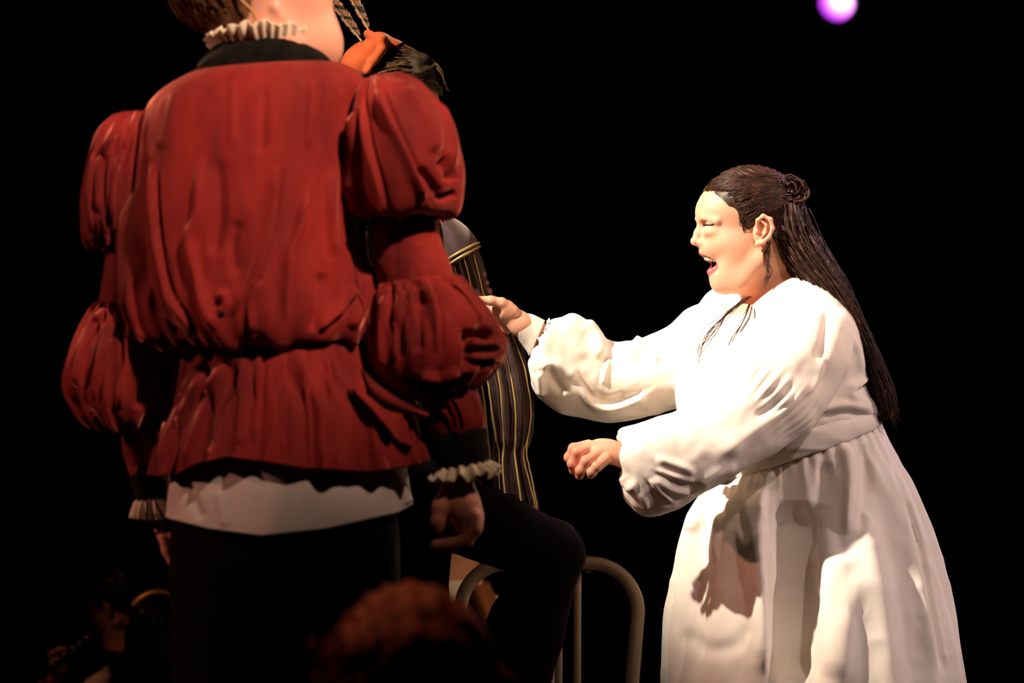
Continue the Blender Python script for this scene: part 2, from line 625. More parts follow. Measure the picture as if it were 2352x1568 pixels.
M['hair_light'] = hair_mat('light_brown_hair', (0.05, 0.022, 0.008), (0.16, 0.07, 0.024), 0.45, 0.45)
M['hair_black'] = hair_mat('black_hair', (0.006, 0.004, 0.003), (0.025, 0.014, 0.009), 0.4, 0.5)
M['hair_dark'] = hair_mat('dark_hair', (0.016, 0.009, 0.005), (0.055, 0.030, 0.014), 0.6, 0.2)
M['hair_red'] = hair_mat('auburn_hair', (0.03, 0.006, 0.003), (0.09, 0.018, 0.006), 0.75, 0.1)
M['teeth'] = plain('teeth', (0.80, 0.66, 0.48), 0.3, 0, 0.5, 0.05)
M['mouth'] = plain('mouth_lining', (0.16, 0.015, 0.018), 0.4, 0, 0.5)
M['tongue'] = plain('tongue', (0.42, 0.09, 0.10), 0.4, 0, 0.5)
M['eye'] = plain('eye_white', (0.40, 0.33, 0.29), 0.15, 0, 0.6, 0.03)
M['iris'] = plain('brown_iris', (0.03, 0.012, 0.006), 0.15, 0, 0.6, 0.3, 400)
M['metal'] = plain('brushed_metal', (0.30, 0.20, 0.11), 0.45, 0.85, 0.5, 0.15, 150)
M['dark_metal'] = plain('black_metal', (0.010, 0.010, 0.010), 0.35, 0.6, 0.5)
M['cord'] = plain('black_cord', (0.003, 0.0025, 0.0025), 0.95, 0, 0.02)
M['mic'] = plain('tan_cable', (0.45, 0.26, 0.10), 0.4)
M['dark_cloth'] = fabric('dark_suit', (0.006, 0.005, 0.005), (0.010, 0.008, 0.007), 0.9, 0.1, scale=30, spec=0.1)
M['clarinet'] = plain('black_wood', (0.006, 0.005, 0.005), 0.3, 0, 0.5)
M['silver'] = plain('silver_keys', (0.6, 0.58, 0.55), 0.3, 1.0, 0.5)
M['brown_cloth'] = fabric('brown_waistcoat', (0.16, 0.055, 0.018), (0.22, 0.08, 0.026), 0.85, 0.1, scale=20, spec=0.15)
M['stage'] = fabric('black_stage_floor', (0.0010, 0.0010, 0.0010), (0.0018, 0.0017, 0.0016), 0.9, 0.0, scale=4, fine=80, bump=0.2, spec=0.02)
M['drape'] = fabric('black_drape', (0.0007, 0.0007, 0.0007), (0.0012, 0.0012, 0.0011), 0.95, 0.0, scale=5, spec=0.02)

SKIN_F = np.array([0.75, 0.37, 0.245])
SKIN_M = np.array([0.62, 0.31, 0.21])


# ------------------------------------------------------------------ setting
def struct(name, VQ, mat, label):
    o = part(name, VQ, mat, smooth=False)
    o['kind'] = 'structure'
    o['label'] = label
    return o


struct('floor', box_mesh((0, 7, -0.50), (9, 9.0, 0.05)), M['stage'], 'black floor of the house around the stage')
struct('floor_stage', box_mesh((0, 5.08, -0.225), (4.5, 1.23, 0.225)), M['stage'], 'low black stage platform')
_x = np.linspace(-9, 9, 721)
_y = 15.2 + 0.12 * np.sin(_x * 9.0 + 1.3 * np.sin(_x * 2.3)) + 0.05 * np.sin(_x * 23.0)
_V = np.concatenate([np.stack([_x, _y, np.zeros_like(_x)], -1), np.stack([_x, _y, np.full_like(_x, 7.0)], -1)])
_i = np.arange(720)
o = struct('wall_back', (_V, np.stack([_i, _i + 1, _i + 722, _i + 721], -1)), M['drape'], 'black pleated stage drape at the back')
o.data.polygons.foreach_set('use_smooth', np.ones(720, bool))


# ------------------------------------------------------------------ heads
HC = np.array([1715.0, 525.0, 0.0])      # middle of the canonical head (faces -u, chin at v 669, crown at v 380)


def head_field(f, mouth=True, neck=True, male=False):
    # skull and face masses
    f.ell((1724, 480, 0), (106, 92, 84), k=4)
    f.ell((1666, 488, 0), (71, 62, 70), k=26)
    f.ell((1676, 550, 0), (70, 74, 68), k=20)
    f.sym('ell', (1666, 562, 40), (38, 34, 30), k=18)
    f.sym('ell', (1700, 580, 52), (44, 48, 24), k=22)
    # brow, nose
    f.sym('chain', [(1607, 505, 9), (1611, 504, 30), (1632, 510, 56)], [7, 8, 8], k=10)
    f.chain([(1609, 516, 0), (1601, 536, 0), (1596, 553, 0)], [9, 9, 10.5], k=9)
    f.ell((1592.5, 555, 0), (10.0, 9.5, 10), k=5)
    f.sym('ell', (1608, 558, 12), (12.5, 9, 8), k=4)
    f.sym('ell', (1603, 566.5, 6.5), (5.5, 3.5, 3.2), k=2.5, sub=True)
    f.sym('cone', (1620, 550, 19), (1622, 564, 18), 3.2, 2.6, k=4, sub=True)
    # sockets and lids
    f.sym('ell', (1603, 522, 31), (14, 10, 18), k=12, sub=True)
    f.sym('ell', (1626, 524, 32), (18, 17, 19), k=4)
    f.sym('chain', [(1612, 524, 14), (1606.5, 520, 25), (1607, 519.5, 36), (1615, 521, 47)], [1.7, 1.6, 1.5, 1.4], k=1.6, sub=True)
    f.sym('ell', (1624, 537, 36), (16, 8, 18), k=16)
    # jaw
    if mouth:
        f.ell((1636, 572, 0), (32, 24, 40), k=14)
        f.ell((1655, 651, 0), (23, 19, 25), k=14)
        f.ell((1649, 632, 0), (20, 18, 30), k=12)
        f.sym('chain', [(1660, 650, 14), (1694, 640, 40), (1730, 598, 60)], [20, 27, 26], k=18)
        f.ell((1700, 628, 0), (62, 44, 58), k=24)
        f.sym('ell', (1670, 606, 42), (26, 36, 20), k=18)
        # opening
        f.ell((1634, 604, 0), (34, 19, 26), R=rotm('w', 28), k=5, sub=True)
        f.ell((1612, 606, 0), (26, 17, 27), R=rotm('w', 40), k=5, sub=True)
        up = [(1608.5, 579.5, 0), (1611, 580.5, 9), (1620, 584, 20), (1634, 591, 28), (1646, 600, 31)]
        lo = [(1629.5, 625.5, 0), (1631, 624.5, 9), (1636, 620, 18), (1643, 611, 27), (1646, 600, 31)]
        f.sym('chain', up, [5.4, 5.6, 5.0, 4.2, 3.2], k=4)
        f.sym('chain', lo, [7.2, 7.0, 6.2, 4.8, 3.2], k=4)
        f.sym('chain', [(1615, 561, 20), (1631, 575, 33), (1651, 596, 41)], [2.6, 4.2, 2.0], k=4, sub=True)
        f.sym('ell', (1644, 566, 38), (22, 15, 18), R=rotm('w', 35), k=16)
    else:
        f.ell((1634, 578, 0), (28, 28, 38), k=14)
        f.ell((1648, 628, 0), (27, 22, 27), k=16)
        f.sym('chain', [(1652, 630, 12), (1688, 622, 42), (1728, 588, 60)], [22, 24, 26], k=18)
        f.ell((1690, 608, 0), (60, 36, 54), k=22)
        f.sym('chain', [(1608, 583, 0), (1611, 584, 8), (1624, 588, 21)], [5, 5, 3], k=4)
        f.sym('chain', [(1612, 596, 0), (1614, 596, 9), (1625, 591, 21)], [6, 6, 3], k=4)
        f.sym('chain', [(1604, 590, 0), (1608, 590, 12), (1624, 590.5, 24)], [1.5, 1.5, 1.2], k=2, sub=True)
    # ears
    Re = rotm('w', 10) @ rotm('v', -14)
    eo = np.array([-15, 4, 0.0])
    f.sym('ell', eo + (1744, 529, 84), (20, 32, 8), R=Re, k=6)
    f.sym('chain', [eo + q for q in ((1731, 522, 88), (1732, 506, 92), (1744, 496, 97), (1760, 504, 101), (1765, 524, 101), (1758, 543, 97), (1745, 556, 91), (1733, 560, 88))],
          [4, 4.2, 4.6, 4.8, 4.6, 4.4, 5.6, 6.2], k=4)
    f.sym('ell', eo + (1740, 531, 96), (9, 15, 8), R=rotm('w', 12), k=4, sub=True)
    f.sym('chain', [eo + q for q in ((1741, 508, 95), (1751, 517, 98), (1750, 533, 97), (1742, 544, 94))], [2.6, 3.2, 3.2, 2.6], k=3)
    f.sym('ell', eo + (1731, 531, 90), (4, 6, 6), k=3)
    if neck:
        f.cone((1748, 575, 0), (1792, 712, 0), 58, 68, k=26)
    return f


def head_color(V, base, lips=(0.56, 0.10, 0.13), brow=(0.07, 0.03, 0.02), mouth=True, lash=True):
    u, v, w = V[:, 0], V[:, 1], np.abs(V[:, 2])
    C = np.tile(base, (len(V), 1))

    def blend(mask, c):
        C[:] = C * (1 - mask[:, None]) + np.array(c) * mask[:, None]

    def near(pl, r, soft):
        pl = catmull(np.array(pl, float), 24)
        d = np.min(np.sqrt((u[:, None] - pl[:, 0]) ** 2 + (v[:, None] - pl[:, 1]) ** 2 + (w[:, None] - pl[:, 2]) ** 2), 1)
        return 1 - sstep(d, r - soft, r + soft)
    face = (u < 1730) & (v > 380) & (v < 690)
    ck = np.exp(-(((u - 1650) / 40) ** 2 + ((v - 568) / 28) ** 2 + ((w - 58) / 40) ** 2)) * face
    blend(ck * 0.35, base * np.array([1.0, 0.72, 0.70]))
    er = np.exp(-(((u - 1729) / 26) ** 2 + ((v - 533) / 36) ** 2 + ((w - 95) / 16) ** 2))
    blend(er * 0.35, base * np.array([1.0, 0.70, 0.66]))
    if mouth:
        blend(near([(1607, 580, 0), (1611, 581.5, 9), (1620, 585, 20), (1634, 592, 28), (1646, 600, 31)], 6.2, 1.6) * 0.9, lips)
        blend(near([(1627, 626, 0), (1629, 625, 9), (1634, 620, 18), (1642, 611, 27), (1646, 600, 31)], 8.0, 1.6) * 0.9, lips)
        q = np.array([[math.cos(math.radians(30)), math.sin(math.radians(30))], [-math.sin(math.radians(30)), math.cos(math.radians(30))]])
        a = (u - 1638) * q[0, 0] + (v - 603) * q[0, 1]; b = (u - 1638) * q[1, 0] + (v - 603) * q[1, 1]
        ins = ((a / 35) ** 2 + (b / 17) ** 2 + (w / 26) ** 2) < 1.0
        blend((ins & (u > 1622)).astype(float), (0.15, 0.014, 0.016))
    else:
        blend(near([(1606, 583, 0), (1612, 584, 10), (1624, 588, 21)], 5.5, 1.5) * 0.7, lips)
        blend(near([(1609, 597, 0), (1613, 597, 10), (1625, 591, 21)], 6, 1.5) * 0.7, lips)
    blend(near([(1604, 507, 12), (1607, 500, 24), (1616, 497, 42), (1633, 504, 58)], 3.4, 1.8) * 0.85, brow)
    if lash:
        blend(near([(1611, 522, 15), (1606, 518, 25), (1607, 517.5, 36), (1616, 520, 48), (1624, 519, 56)], 2.4, 1.2) * 0.9, (0.03, 0.012, 0.01))
    return C


def xf(V, scale=1.0, yaw=0.0, pitch=0.0, roll=0.0, to=None):
    """move canonical head geometry: yaw about the vertical, then pitch, roll, scale and place"""
    q = np.asarray(V, float) - HC
    R = rotm('w', roll) @ rotm('u', pitch) @ rotm('v', yaw)
    q = (q @ R.T) * scale
    return q + (HC if to is None else np.array(to, float))


# ================================================================== woman in the white dress
WF = Fig(5.25)
woman = empty('person', (float(WF.w([1840, 0, 0])[0]), 5.25, 0.0),
              'person in a long white gown with long dark hair, shouting and reaching left', 'person')
YAW_PIV = np.array([1745.0, 0, 0])


def wyaw(V):
    V = np.asarray(V, float).copy()
    a = np.radians(9.0) * sstep(-V[:, 1], -735, -640)
    x = V[:, 0] - YAW_PIV[0]; z = V[:, 2]
    V[:, 0] = YAW_PIV[0] + x * np.cos(a) - z * np.sin(a) * -1 * -1
    V[:, 2] = x * np.sin(a) + z * np.cos(a)
    return V


hf = Field()
head_field(hf, True, True)
# shoulders and chest that show at the neckline
hf.chain([(1790, 690, 10), (1838, 708, -60), (1862, 760, -120)], [48, 36, 36], k=30)
hf.chain([(1770, 710, 40), (1710, 750, 100), (1660, 790, 150)], [46, 36, 36], k=30)
hf.ell((1778, 815, 0), (112, 112, 130), k=40)
hf.chain([(1722, 700, 0), (1700, 724, -30), (1745, 716, -90)], [20, 15, 14], k=22)
Vh, Qh = hf.mesh((1570, 360, -125), (1880, 760, 125), 2.1, 3)
Ch = head_color(Vh, SKIN_F, brow=(0.16, 0.075, 0.05))
Vh = wyaw(Vh)
bd = Field()
# torso, hips and legs under the gown
bd.ell((1778, 830, 0), (125, 130, 130), k=20)
bd.ell((1815, 1010, 0), (150, 130, 130), k=60)
bd.ell((1840, 1180, 0), (160, 150, 150), k=60)
bd.chain([(1830, 1220, -70), (1815, 1640, -80), (1835, 2110, -80), (1828, 2225, -80)], [95, 66, 42, 40], k=30)
bd.chain([(1850, 1220, 80), (1865, 1640, 85), (1900, 2110, 85), (1895, 2225, 85)], [95, 66, 42, 40], k=30)
bd.chain([(1835, 2240, -80), (1720, 2258, -85)], [32, 22], k=14)
bd.chain([(1900, 2240, 85), (1785, 2258, 85)], [32, 22], k=14)
bd.chain([(1790, 690, 10), (1838, 708, -60), (1862, 760, -120)], [48, 36, 36], k=30)
bd.chain([(1770, 710, 40), (1710, 750, 100), (1660, 790, 150)], [46, 36, 36], k=30)
Vb, Qb = bd.mesh((1560, 745, -260), (2080, 2290, 260), 9, 2)
# near arm and hand
na = Field()
nw = pc(1478, 1068, -300)
na.chain([(1858, 770, -140), pc(1700, 985, -240), nw, pc(1446, 1056, -300)], [42, 38, 27, 26], k=12)
na.chain([pc(1446, 1052, -300), pc(1400, 1036, -298)], [25, 22], k=10)
na.ell(pc(1398, 1036, -294), (48, 23, 34), R=rotm('w', 14) @ rotm('u', 30), k=12)


def finger(f, pts, r, k=3.5):
    n = len(pts)
    f.chain(pts, list(np.linspace(r, r * 0.78, n)), k=k)
    for p in pts[1:-1]:
        f.ell(p, (r * 1.04,) * 3, k=3)


finger(na, [pc(1392, 1053, -328), pc(1371, 1071, -340), pc(1360, 1083, -336), pc(1356, 1091, -327)], 11.5)
finger(na, [pc(1377, 1040, -314), pc(1346, 1059, -330), pc(1334, 1080, -326), pc(1331, 1092, -314)], 12.5)
finger(na, [pc(1360, 1026, -294), pc(1326, 1038, -312), pc(1316, 1064, -306), pc(1317, 1080, -292)], 13)
finger(na, [pc(1352, 1022, -272), pc(1318, 1030, -282), pc(1308, 1050, -276), pc(1312, 1064, -262)], 12.5)
finger(na, [pc(1412, 1046, -262), pc(1376, 1064, -248), pc(1346, 1074, -246)], 13.5)
Vn, Qn = na.mesh((1280, 985, -365), (1500, 1130, -215), 2.2, 2)
Vn2, Qn2 = na.mesh((1476, 690, -365), (1960, 1140, -90), 7, 2)
# far arm and hand gripping the sleeve
fa = Field()
fa.chain([(1650, 765, 165), (1425, 850, 175), (1228, 765, 95), (1196, 745, 80)], [48, 42, 29, 27], k=12)
fa.chain([(1200, 746, 82), (1160, 712, 70), (1148, 706, 72)], [26, 22, 18], k=14)
fa.ell((1160, 722, 84), (38, 26, 20), R=rotm('w', 42), k=12)
fa.chain([(1176, 716, 62), (1152, 696, 52), (1128, 690, 46), (1100, 688, 44)], [17, 13, 11, 9], k=6)
for q, (du, dv) in enumerate([(0, 0), (6, 15), (14, 30), (24, 43)]):
    fa.chain([(1142 + du, 712 + dv, 92), (1112 + du, 704 + dv, 104), (1092 + du, 712 + dv, 96), (1090 + du, 722 + dv, 84)], [12, 10.5, 9.5, 8.5], k=3)
Vf, Qf = fa.mesh((1070, 660, 20), (1240, 800, 140), 2.2, 2)
Vf2, Qf2 = fa.mesh((1237, 690, 20), (1720, 930, 240), 7, 2)
Vall, Qall = join([(Vh, Qh), (Vb, Qb), (Vn, Qn), (Vn2, Qn2), (Vf, Qf), (Vf2, Qf2)])
Call = np.tile(SKIN_F, (len(Vall), 1)); Call[:len(Ch)] = Ch
# finger joints and tips a little pinker
o0 = len(Vh) + len(Vb)
tip = sstep(-Vn[:, 0], -1345, -1310) * 0.4
Call[o0:o0 + len(Vn)] = SKIN_F * (1 - tip[:, None]) + SKIN_F * np.array([1, .66, .6]) * tip[:, None]
part('body', (Vall, Qall), M['skin'], woman, WF, col=Call)

# eyes, teeth, tongue
for sg in (-1, 1):
    e = part('eye', (wyaw(sphere_mesh((1626, 523.5, 32 * sg), (17.4, 15, 17.5), 12)[0]), sphere_mesh((0, 0, 0), 1, 12)[1]), M['eye'], woman, WF)
    part('iris', (wyaw(sphere_mesh((1609.5, 522.5, 31 * sg), (2.2, 7, 7), 8)[0]), sphere_mesh((0, 0, 0), 1, 8)[1]), M['iris'], e, WF)
for row, (cu, cv, ru, rw, hh, ang, nn) in (('up', (1642, 589, 26, 23, 7.0, 18, 10)), ('lo', (1660, 619, 24, 20, 4.6, 40, 10))):
    for i in range(nn):
        a = math.radians(-78 + 156 * (i + 0.5) / nn)
        c = np.array([cu - ru * math.cos(a), cv + (1 - math.cos(a)) * ru * math.sin(math.radians(ang)), rw * math.sin(a)])
        if row == 'up':
            c[1] += 2
        wd = (4.6 if abs(i - (nn - 1) / 2) < 1 else 3.8)
        t = sphere_mesh((0, 0, 0), 1, 6)
        Vt = np.sign(t[0]) * np.abs(t[0]) ** 0.6 * np.array([2.6, hh, wd])
        Vt = Vt @ rotm('w', -20 if row == 'up' else -42).T @ rotm('v', math.degrees(a)).T + c
        part('tooth', (wyaw(Vt), t[1]), M['teeth'], woman, WF)
tg = sphere_mesh((1668, 617, 0), (30, 7.5, 17), 10)
part('tongue', (wyaw(tg[0] + np.array([0, 0, 0]) + np.stack([0 * tg[0][:, 0], (tg[0][:, 0] - 1668) * -0.28, 0 * tg[0][:, 0]], -1)), tg[1]), M['tongue'], woman, WF)

for sg in (-1, 1):
    Vt, Qt = tube(np.array([(1612, 521.5, 14 * sg), (1606.0, 518, 24 * sg), (1606.5, 517, 36 * sg), (1615, 518.5, 48 * sg), (1626, 516, 57 * sg)]), [0.8, 1.5, 1.8, 1.8, 0.5], 6, 24)
    part('eyelash', (wyaw(Vt), Qt), M['hair_black'], woman, WF)
# ---- gown
bo = Cloth([LR(1702, 738, 1838, 641, 0, 92, (-8, -22)),
            LR(1684, 728, 1862, 646, 0, 124, (20, -4)),
            LR(1650, 722, 1886, 666, 0, 168, (72, 18)),
            LR(1588, 768, 1950, 735, 0, 188, (60, 8)),
            LR(1560, 850, 1980, 815, 0, 194, (40, 0)),
            LR(1558, 940, 1988, 880, 0, 190, (20, 0)),
            LR(1585, 1035, 2022, 938, 0, 186),
            LR(1624, 1088, 2010, 960, 0, 168),
            LR(1632, 1100, 2006, 966, 0, 164)], 170, 260)
bo.G[..., 1] -= 46 * np.clip(-np.sin(bo.t), 0, 1) * np.exp(-((bo.s - 0.2) / 0.16) ** 2)
bo.disp(5 * fbm(bo.G, (0.012, 0.012, 0.012), 3, 3) * sstep(bo.s, 0.03, 0.2))
bo.folds([([(1945, 790), (1935, 850), (1890, 900)], 12, 9, 's'),
          ([(1925, 750), (1920, 830), (1880, 880)], 9, -9, 's'),
          ([(2000, 850), (1985, 880), (1960, 900), (1975, 925)], 9, 9, 's'),
          ([(1985, 860), (1965, 905), (2005, 935)], 8, 8, 'r'),
          ([(1870, 945), (1940, 930), (2010, 945)], 9, 10, 'r'),
          ([(1880, 962), (1950, 950), (2015, 965)], 6, 9, 'v'),
          ([(1955, 760), (1978, 850), (1940, 900)], 8, 7, 'r'),
          ([(1730, 745), (1800, 710), (1835, 705)], 14, 7, 'v'),
          ([(1640, 740), (1620, 830), (1600, 930)], 22, 6, 'r'),
          ([(1690, 770), (1665, 860), (1650, 960)], 20, 6, 'v')])
part('bodice', bo.mesh(), M['linen'], woman, WF)

sa = Cloth([LR(1608, 1032, 2010, 938, 0, 188), LR(1616, 1050, 2019, 946, 0, 193), LR(1626, 1086, 2022, 960, 0, 194),
            LR(1632, 1106, 2020, 972, 0, 190), LR(1636, 1110, 2016, 975, 0, 180)], 40, 240)
sa.disp(2.2 * ridged(sa.G, (0.006, 0.05, 0.006), 4) + 1.2 * fbm(sa.G, 0.02, 2, 5))
part('sash', sa.mesh(), M['linen'], woman, WF, solid=0.002)
# knotted end of the sash at the front
kn = [tube([pc(1622, 1080, -120), pc(1640, 1094, -150), pc(1668, 1098, -178), pc(1690, 1092, -186)], [6, 15, 15, 6], 10, 16, 0.6),
      tube([pc(1628, 1098, -120), pc(1650, 1084, -155), pc(1664, 1104, -176)], [6, 12, 5], 10, 16, 0.7)]
part('sash_knot', join(kn), M['linen'], woman, WF)

sk = Cloth([LR(1634, 1096, 2014, 966, 0, 176), LR(1608, 1150, 2046, 1036, 0, 196), LR(1582, 1206, 2090, 1120, 0, 216), LR(1560, 1320, 2140, 1260, 0, 262),
            LR(1540, 1440, 2180, 1425, 0, 300), LR(1536, 1568, 2204, 1568, 0, 326), LR(1524, 1900, 2270, 1900, 0, 390),
            LR(1505, 2262, 2330, 2262, 0, 430)], 240, 460)
gather = np.exp(-sk.s * 9)
th = sk.t
pl = np.cos(9 * th + 1.5 * np.sin(2 * th) + 0.6) * 0.6 + np.cos(15 * th + 2 * np.sin(th)) * 0.4
sk.disp(pl * (4 + 16 * sstep(sk.s, 0.0, 0.55)) + gather * 3 * np.cos(46 * th + 3 * np.sin(3 * th)) * sstep(sk.s, 0, 0.02))
sk.disp(5 * fbm(sk.G, (0.008, 0.004, 0.008), 3, 9) + 1.4 * ridged(sk.G, (0.03, 0.02, 0.03), 12))
sk.folds([([(1748, 1110), (1748, 1300), (1752, 1600)], 26, 24, 'r'), ([(1830, 1130), (1826, 1350), (1826, 1620)], 52, 44, 'v'), ([(1930, 1250), (1930, 1400), (1930, 1620)], 40, 16, 'r'), ([(1764, 1100), (1758, 1250), (1762, 1420), (1768, 1568)], 13, 20, 's'),
          ([(1660, 1120), (1655, 1190), (1648, 1300)], 12, 12, 's'),
          ([(1705, 1120), (1722, 1180), (1735, 1240), (1715, 1250), (1690, 1190)], 14, 8, 'r'),
          ([(1640, 1115), (1600, 1200), (1578, 1206)], 14, 14, 'r'),
          ([(1938, 1010), (1950, 1100), (1944, 1240)], 13, 15, 'r'),
          ([(1985, 1010), (1990, 1110), (1975, 1230)], 13, -13, 'r'),
          ([(2045, 1060), (2090, 1220), (2130, 1400), (2160, 1568)], 13, 17, 's'),
          ([(2075, 1110), (2120, 1260), (2150, 1420), (2180, 1568)], 11, -11, 's'),
          ([(1560, 1440), (1620, 1490), (1690, 1480), (1740, 1420)], 20, 9, 'v'),
          ([(1860, 1250), (1850, 1400), (1830, 1568)], 24, 14, 'v'),
          ([(1990, 1300), (1940, 1430), (1900, 1568)], 34, 10, 'r'),
          ([(1900, 1050), (1880, 1150), (1860, 1260)], 18, 11, 'v')])
part('skirt', sk.mesh(), M['linen'], woman, WF, solid=0.002)

# near sleeve: wide bishop sleeve that balloons past the cuff
ns_ = Cloth([SEC(1858, 684, -96, 34, 24, 8), SEC(1866, 706, -128, 78, 60, 8), SEC(1860, 742, -158, 100, 76, 16), SEC(1838, 790, -182, 118, 92, 28), SEC(1790, 862, -216, 124, 98, 42), SEC(1728, 932, -245, 112, 96, 50),
             SEC(1660, 992, -268, 98, 92, 58), SEC(1590, 1036, -286, 98, 96, 72), SEC(1528, 1062, -298, 108, 100, 82), SEC(1474, 1076, -302, 104, 98, 84),
             SEC(1436, 1066, -302, 84, 84, 84), SEC(1424, 1058, -302, 62, 66, 84), SEC(1436, 1060, -302, 46, 48, 82), SEC(1462, 1066, -300, 36, 38, 80)], 230, 220)
S, T = ns_.s, ns_.t
end = sstep(S, 0.62, 0.9)
ns_.disp(7 * fbm(ns_.G, (0.011, 0.011, 0.011), 3, 21) * (0.4 + 0.6 * sstep(S, 0.1, 0.4)))
ns_.disp((2.5 * end + 4 * sstep(S, 0.86, 0.96)) * np.cos(11 * T + 2 * np.sin(2 * T)) + 2.5 * sstep(S, 0.85, 0.95) * np.cos(27 * T))
ns_.disp(3.0 * np.exp(-((S - 0.34) / 0.03) ** 2) * np.cos(34 * T) + 4 * np.exp(-((S - 0.34) / 0.02) ** 2))
ns_.folds([([(1600, 1090), (1560, 1070), (1500, 1050)], 10, 9, 'r'),
           ([(1600, 1110), (1550, 1100), (1500, 1080)], 8, 8, 's'),
           ([(1590, 1130), (1545, 1125), (1495, 1095)], 8, 8, 'r'),
           ([(1545, 1160), (1510, 1130), (1485, 1100)], 8, 10, 's'),
           ([(1490, 1170), (1475, 1140), (1440, 1110)], 10, 12, 'r'),
           ([(1430, 1090), (1440, 1110), (1470, 1112)], 9, 10, 'r'),
           ([(1870, 850), (1800, 930), (1720, 1000), (1650, 1050)], 22, 9, 'r'),
           ([(1840, 870), (1780, 930), (1730, 960)], 11, 8, 'v'),
           ([(1895, 820), (1885, 870), (1850, 920)], 10, 8, 's'),
           ([(1905, 700), (1895, 780), (1880, 830)], 14, 9, 'v'),
           ([(1700, 1068), (1640, 1090), (1600, 1120)], 12, 9, 'r')])
part('sleeve', ns_.mesh(), M['linen'], woman, WF)
cf = Cloth([SEC(1452, 1064, -300, 33, 34, 80), SEC(1470, 1067, -300, 33, 34, 80), SEC(1500, 1070, -298, 36, 38, 80)], 20, 80)
part('cuff', cf.mesh(), M['linen'], woman, WF, solid=0.002)

# far sleeve
fs = Cloth([SEC(1640, 800, 150, 112, 100, 75), SEC(1590, 815, 160, 106, 98, 80), SEC(1545, 846, 165, 96, 92, 82), SEC(1460, 872, 168, 91, 90, 87), SEC(1390, 876, 165, 99, 94, 92),
            SEC(1310, 838, 145, 116, 96, 98), SEC(1264, 822, 125, 98, 84, 104), SEC(1242, 806, 112, 78, 70, 108), SEC(1238, 790, 104, 54, 52, 114),
            SEC(1246, 778, 98, 42, 42, 116)], 220, 220)
S, T = fs.s, fs.t
end = sstep(S, 0.58, 0.92)
fs.disp(7 * fbm(fs.G, (0.010, 0.012, 0.011), 3, 31) * sstep(S, 0.05, 0.2))
fs.disp((2 * end + 4 * sstep(S, 0.8, 0.93)) * np.cos(11 * T + 1.6 * np.sin(2 * T)) + 2.5 * sstep(S, 0.8, 0.92) * np.cos(25 * T))
fs.folds([([(1330, 870), (1360, 915), (1400, 930), (1450, 915), (1490, 895)], 13, 16, 's'),
          ([(1365, 905), (1400, 918), (1440, 905)], 8, 8, 'v'),
          ([(1240, 840), (1280, 840), (1330, 870)], 14, 10, 'r'),
          ([(1378, 885), (1385, 850), (1395, 820)], 9, 9, 's'),
          ([(1505, 820), (1535, 850), (1552, 880)], 9, 11, 'v'),
          ([(1240, 850), (1243, 880), (1247, 910)], 9, 11, 'r'),
          ([(1258, 835), (1270, 870), (1300, 910)], 12, 9, 'v'),
          ([(1473, 775), (1465, 800), (1440, 830)], 13, 15, 'r'),
          ([(1340, 735), (1370, 770), (1380, 830)], 16, 12, 'r')])
part('sleeve', fs.mesh(), M['linen'], woman, WF)
cf = Cloth([LR(1206, 718, 1188, 777, 82, 30), LR(1226, 724, 1200, 794, 88, 34), LR(1252, 736, 1216, 818, 97, 40)], 30, 90)
cf.disp(1.5 * fbm(cf.G, 0.03, 2, 4))
part('cuff', cf.mesh(), M['linen'], woman, WF, solid=0.002)

# ---- hair
SK_C, SK_R = np.array([1724.0, 478.0, 0.0]), np.array([116.0, 100.0, 93.0])


def on_skull(p, lift=0.0):
    q = (np.asarray(p, float) - SK_C)
    l = np.sqrt(((q / SK_R) ** 2).sum(-1))
    return SK_C + q / l[..., None] * (1 + lift / 100.0)


hp = Field()
hp.ell((1724, 478, 0), (115, 99, 92), k=3)
hp.ell((1664, 474, 0), (66, 47, 74), k=14)
hp.ell((1790, 500, 0), (60, 90, 78), k=20)
hp.ell((1588, 562, 0), (98, 126, 190), k=2.5, sub=True)
hp.ell((1700, 625, 0), (112, 100, 160), R=rotm('w', 0), k=8, sub=True)
hp.sym('ell', (1728, 549, 92), (34, 44, 26), k=5, sub=True)
Vc, Qc = hp.mesh((1590, 360, -120), (1870, 620, 120), 2.6, 2)
nrm = vnormals(Vc, Qc)
ang = np.arctan2(Vc[:, 1] - 446, 1800 - Vc[:, 0])
edge = sstep(np.sqrt(((Vc[:, 0] - 1588) / 98) ** 2 + ((Vc[:, 1] - 562) / 126) ** 2), 1.02, 1.3)
Vc = Vc + nrm * ((1.0 * np.cos(ang * 95 + 8 * noise3(Vc, 0.02, 3)) + 1.0 * np.cos(ang * 37 + 5 * noise3(Vc, 0.015, 5))) * edge - 3.5 * (1 - edge))[:, None]
hair = part('hair', (wyaw(Vc), Qc), M['hair_brown'], woman, WF)

paths = []
bun = np.array([1797.0, 444.0, -44.0])
HLN = [(1606, 442, 2), (1608, 440, -22), (1616, 438, -42), (1634, 440, -62), (1656, 452, -76), (1668, 470, -84), (1676, 488, -88), (1690, 505, -90), (1706, 515, -91), (1724, 506, -92)]
hl = catmull(np.array(HLN, float), 150)
for i in range(430):
    a = hl[random.randrange(150)] + np.array([random.uniform(-3, 40), random.uniform(-6, 1), 0])
    b = bun + np.array([random.gauss(-8, 8), random.gauss(0, 16), random.gauss(0, 10)])
    m = []
    for t in np.linspace(0, 1, 9):
        p = a * (1 - t) + b * t
        p = p + np.array([0, -16 * math.sin(math.pi * t) * (1 if a[1] < 470 else 0.1), -40 * math.sin(math.pi * t)])
        m.append(on_skull(p, random.uniform(0.2, 3.0)))
    m[0] = m[0] - (m[1] - m[0]) * 0.1 - (m[0] - SK_C) * 0.02
    paths.append(m)
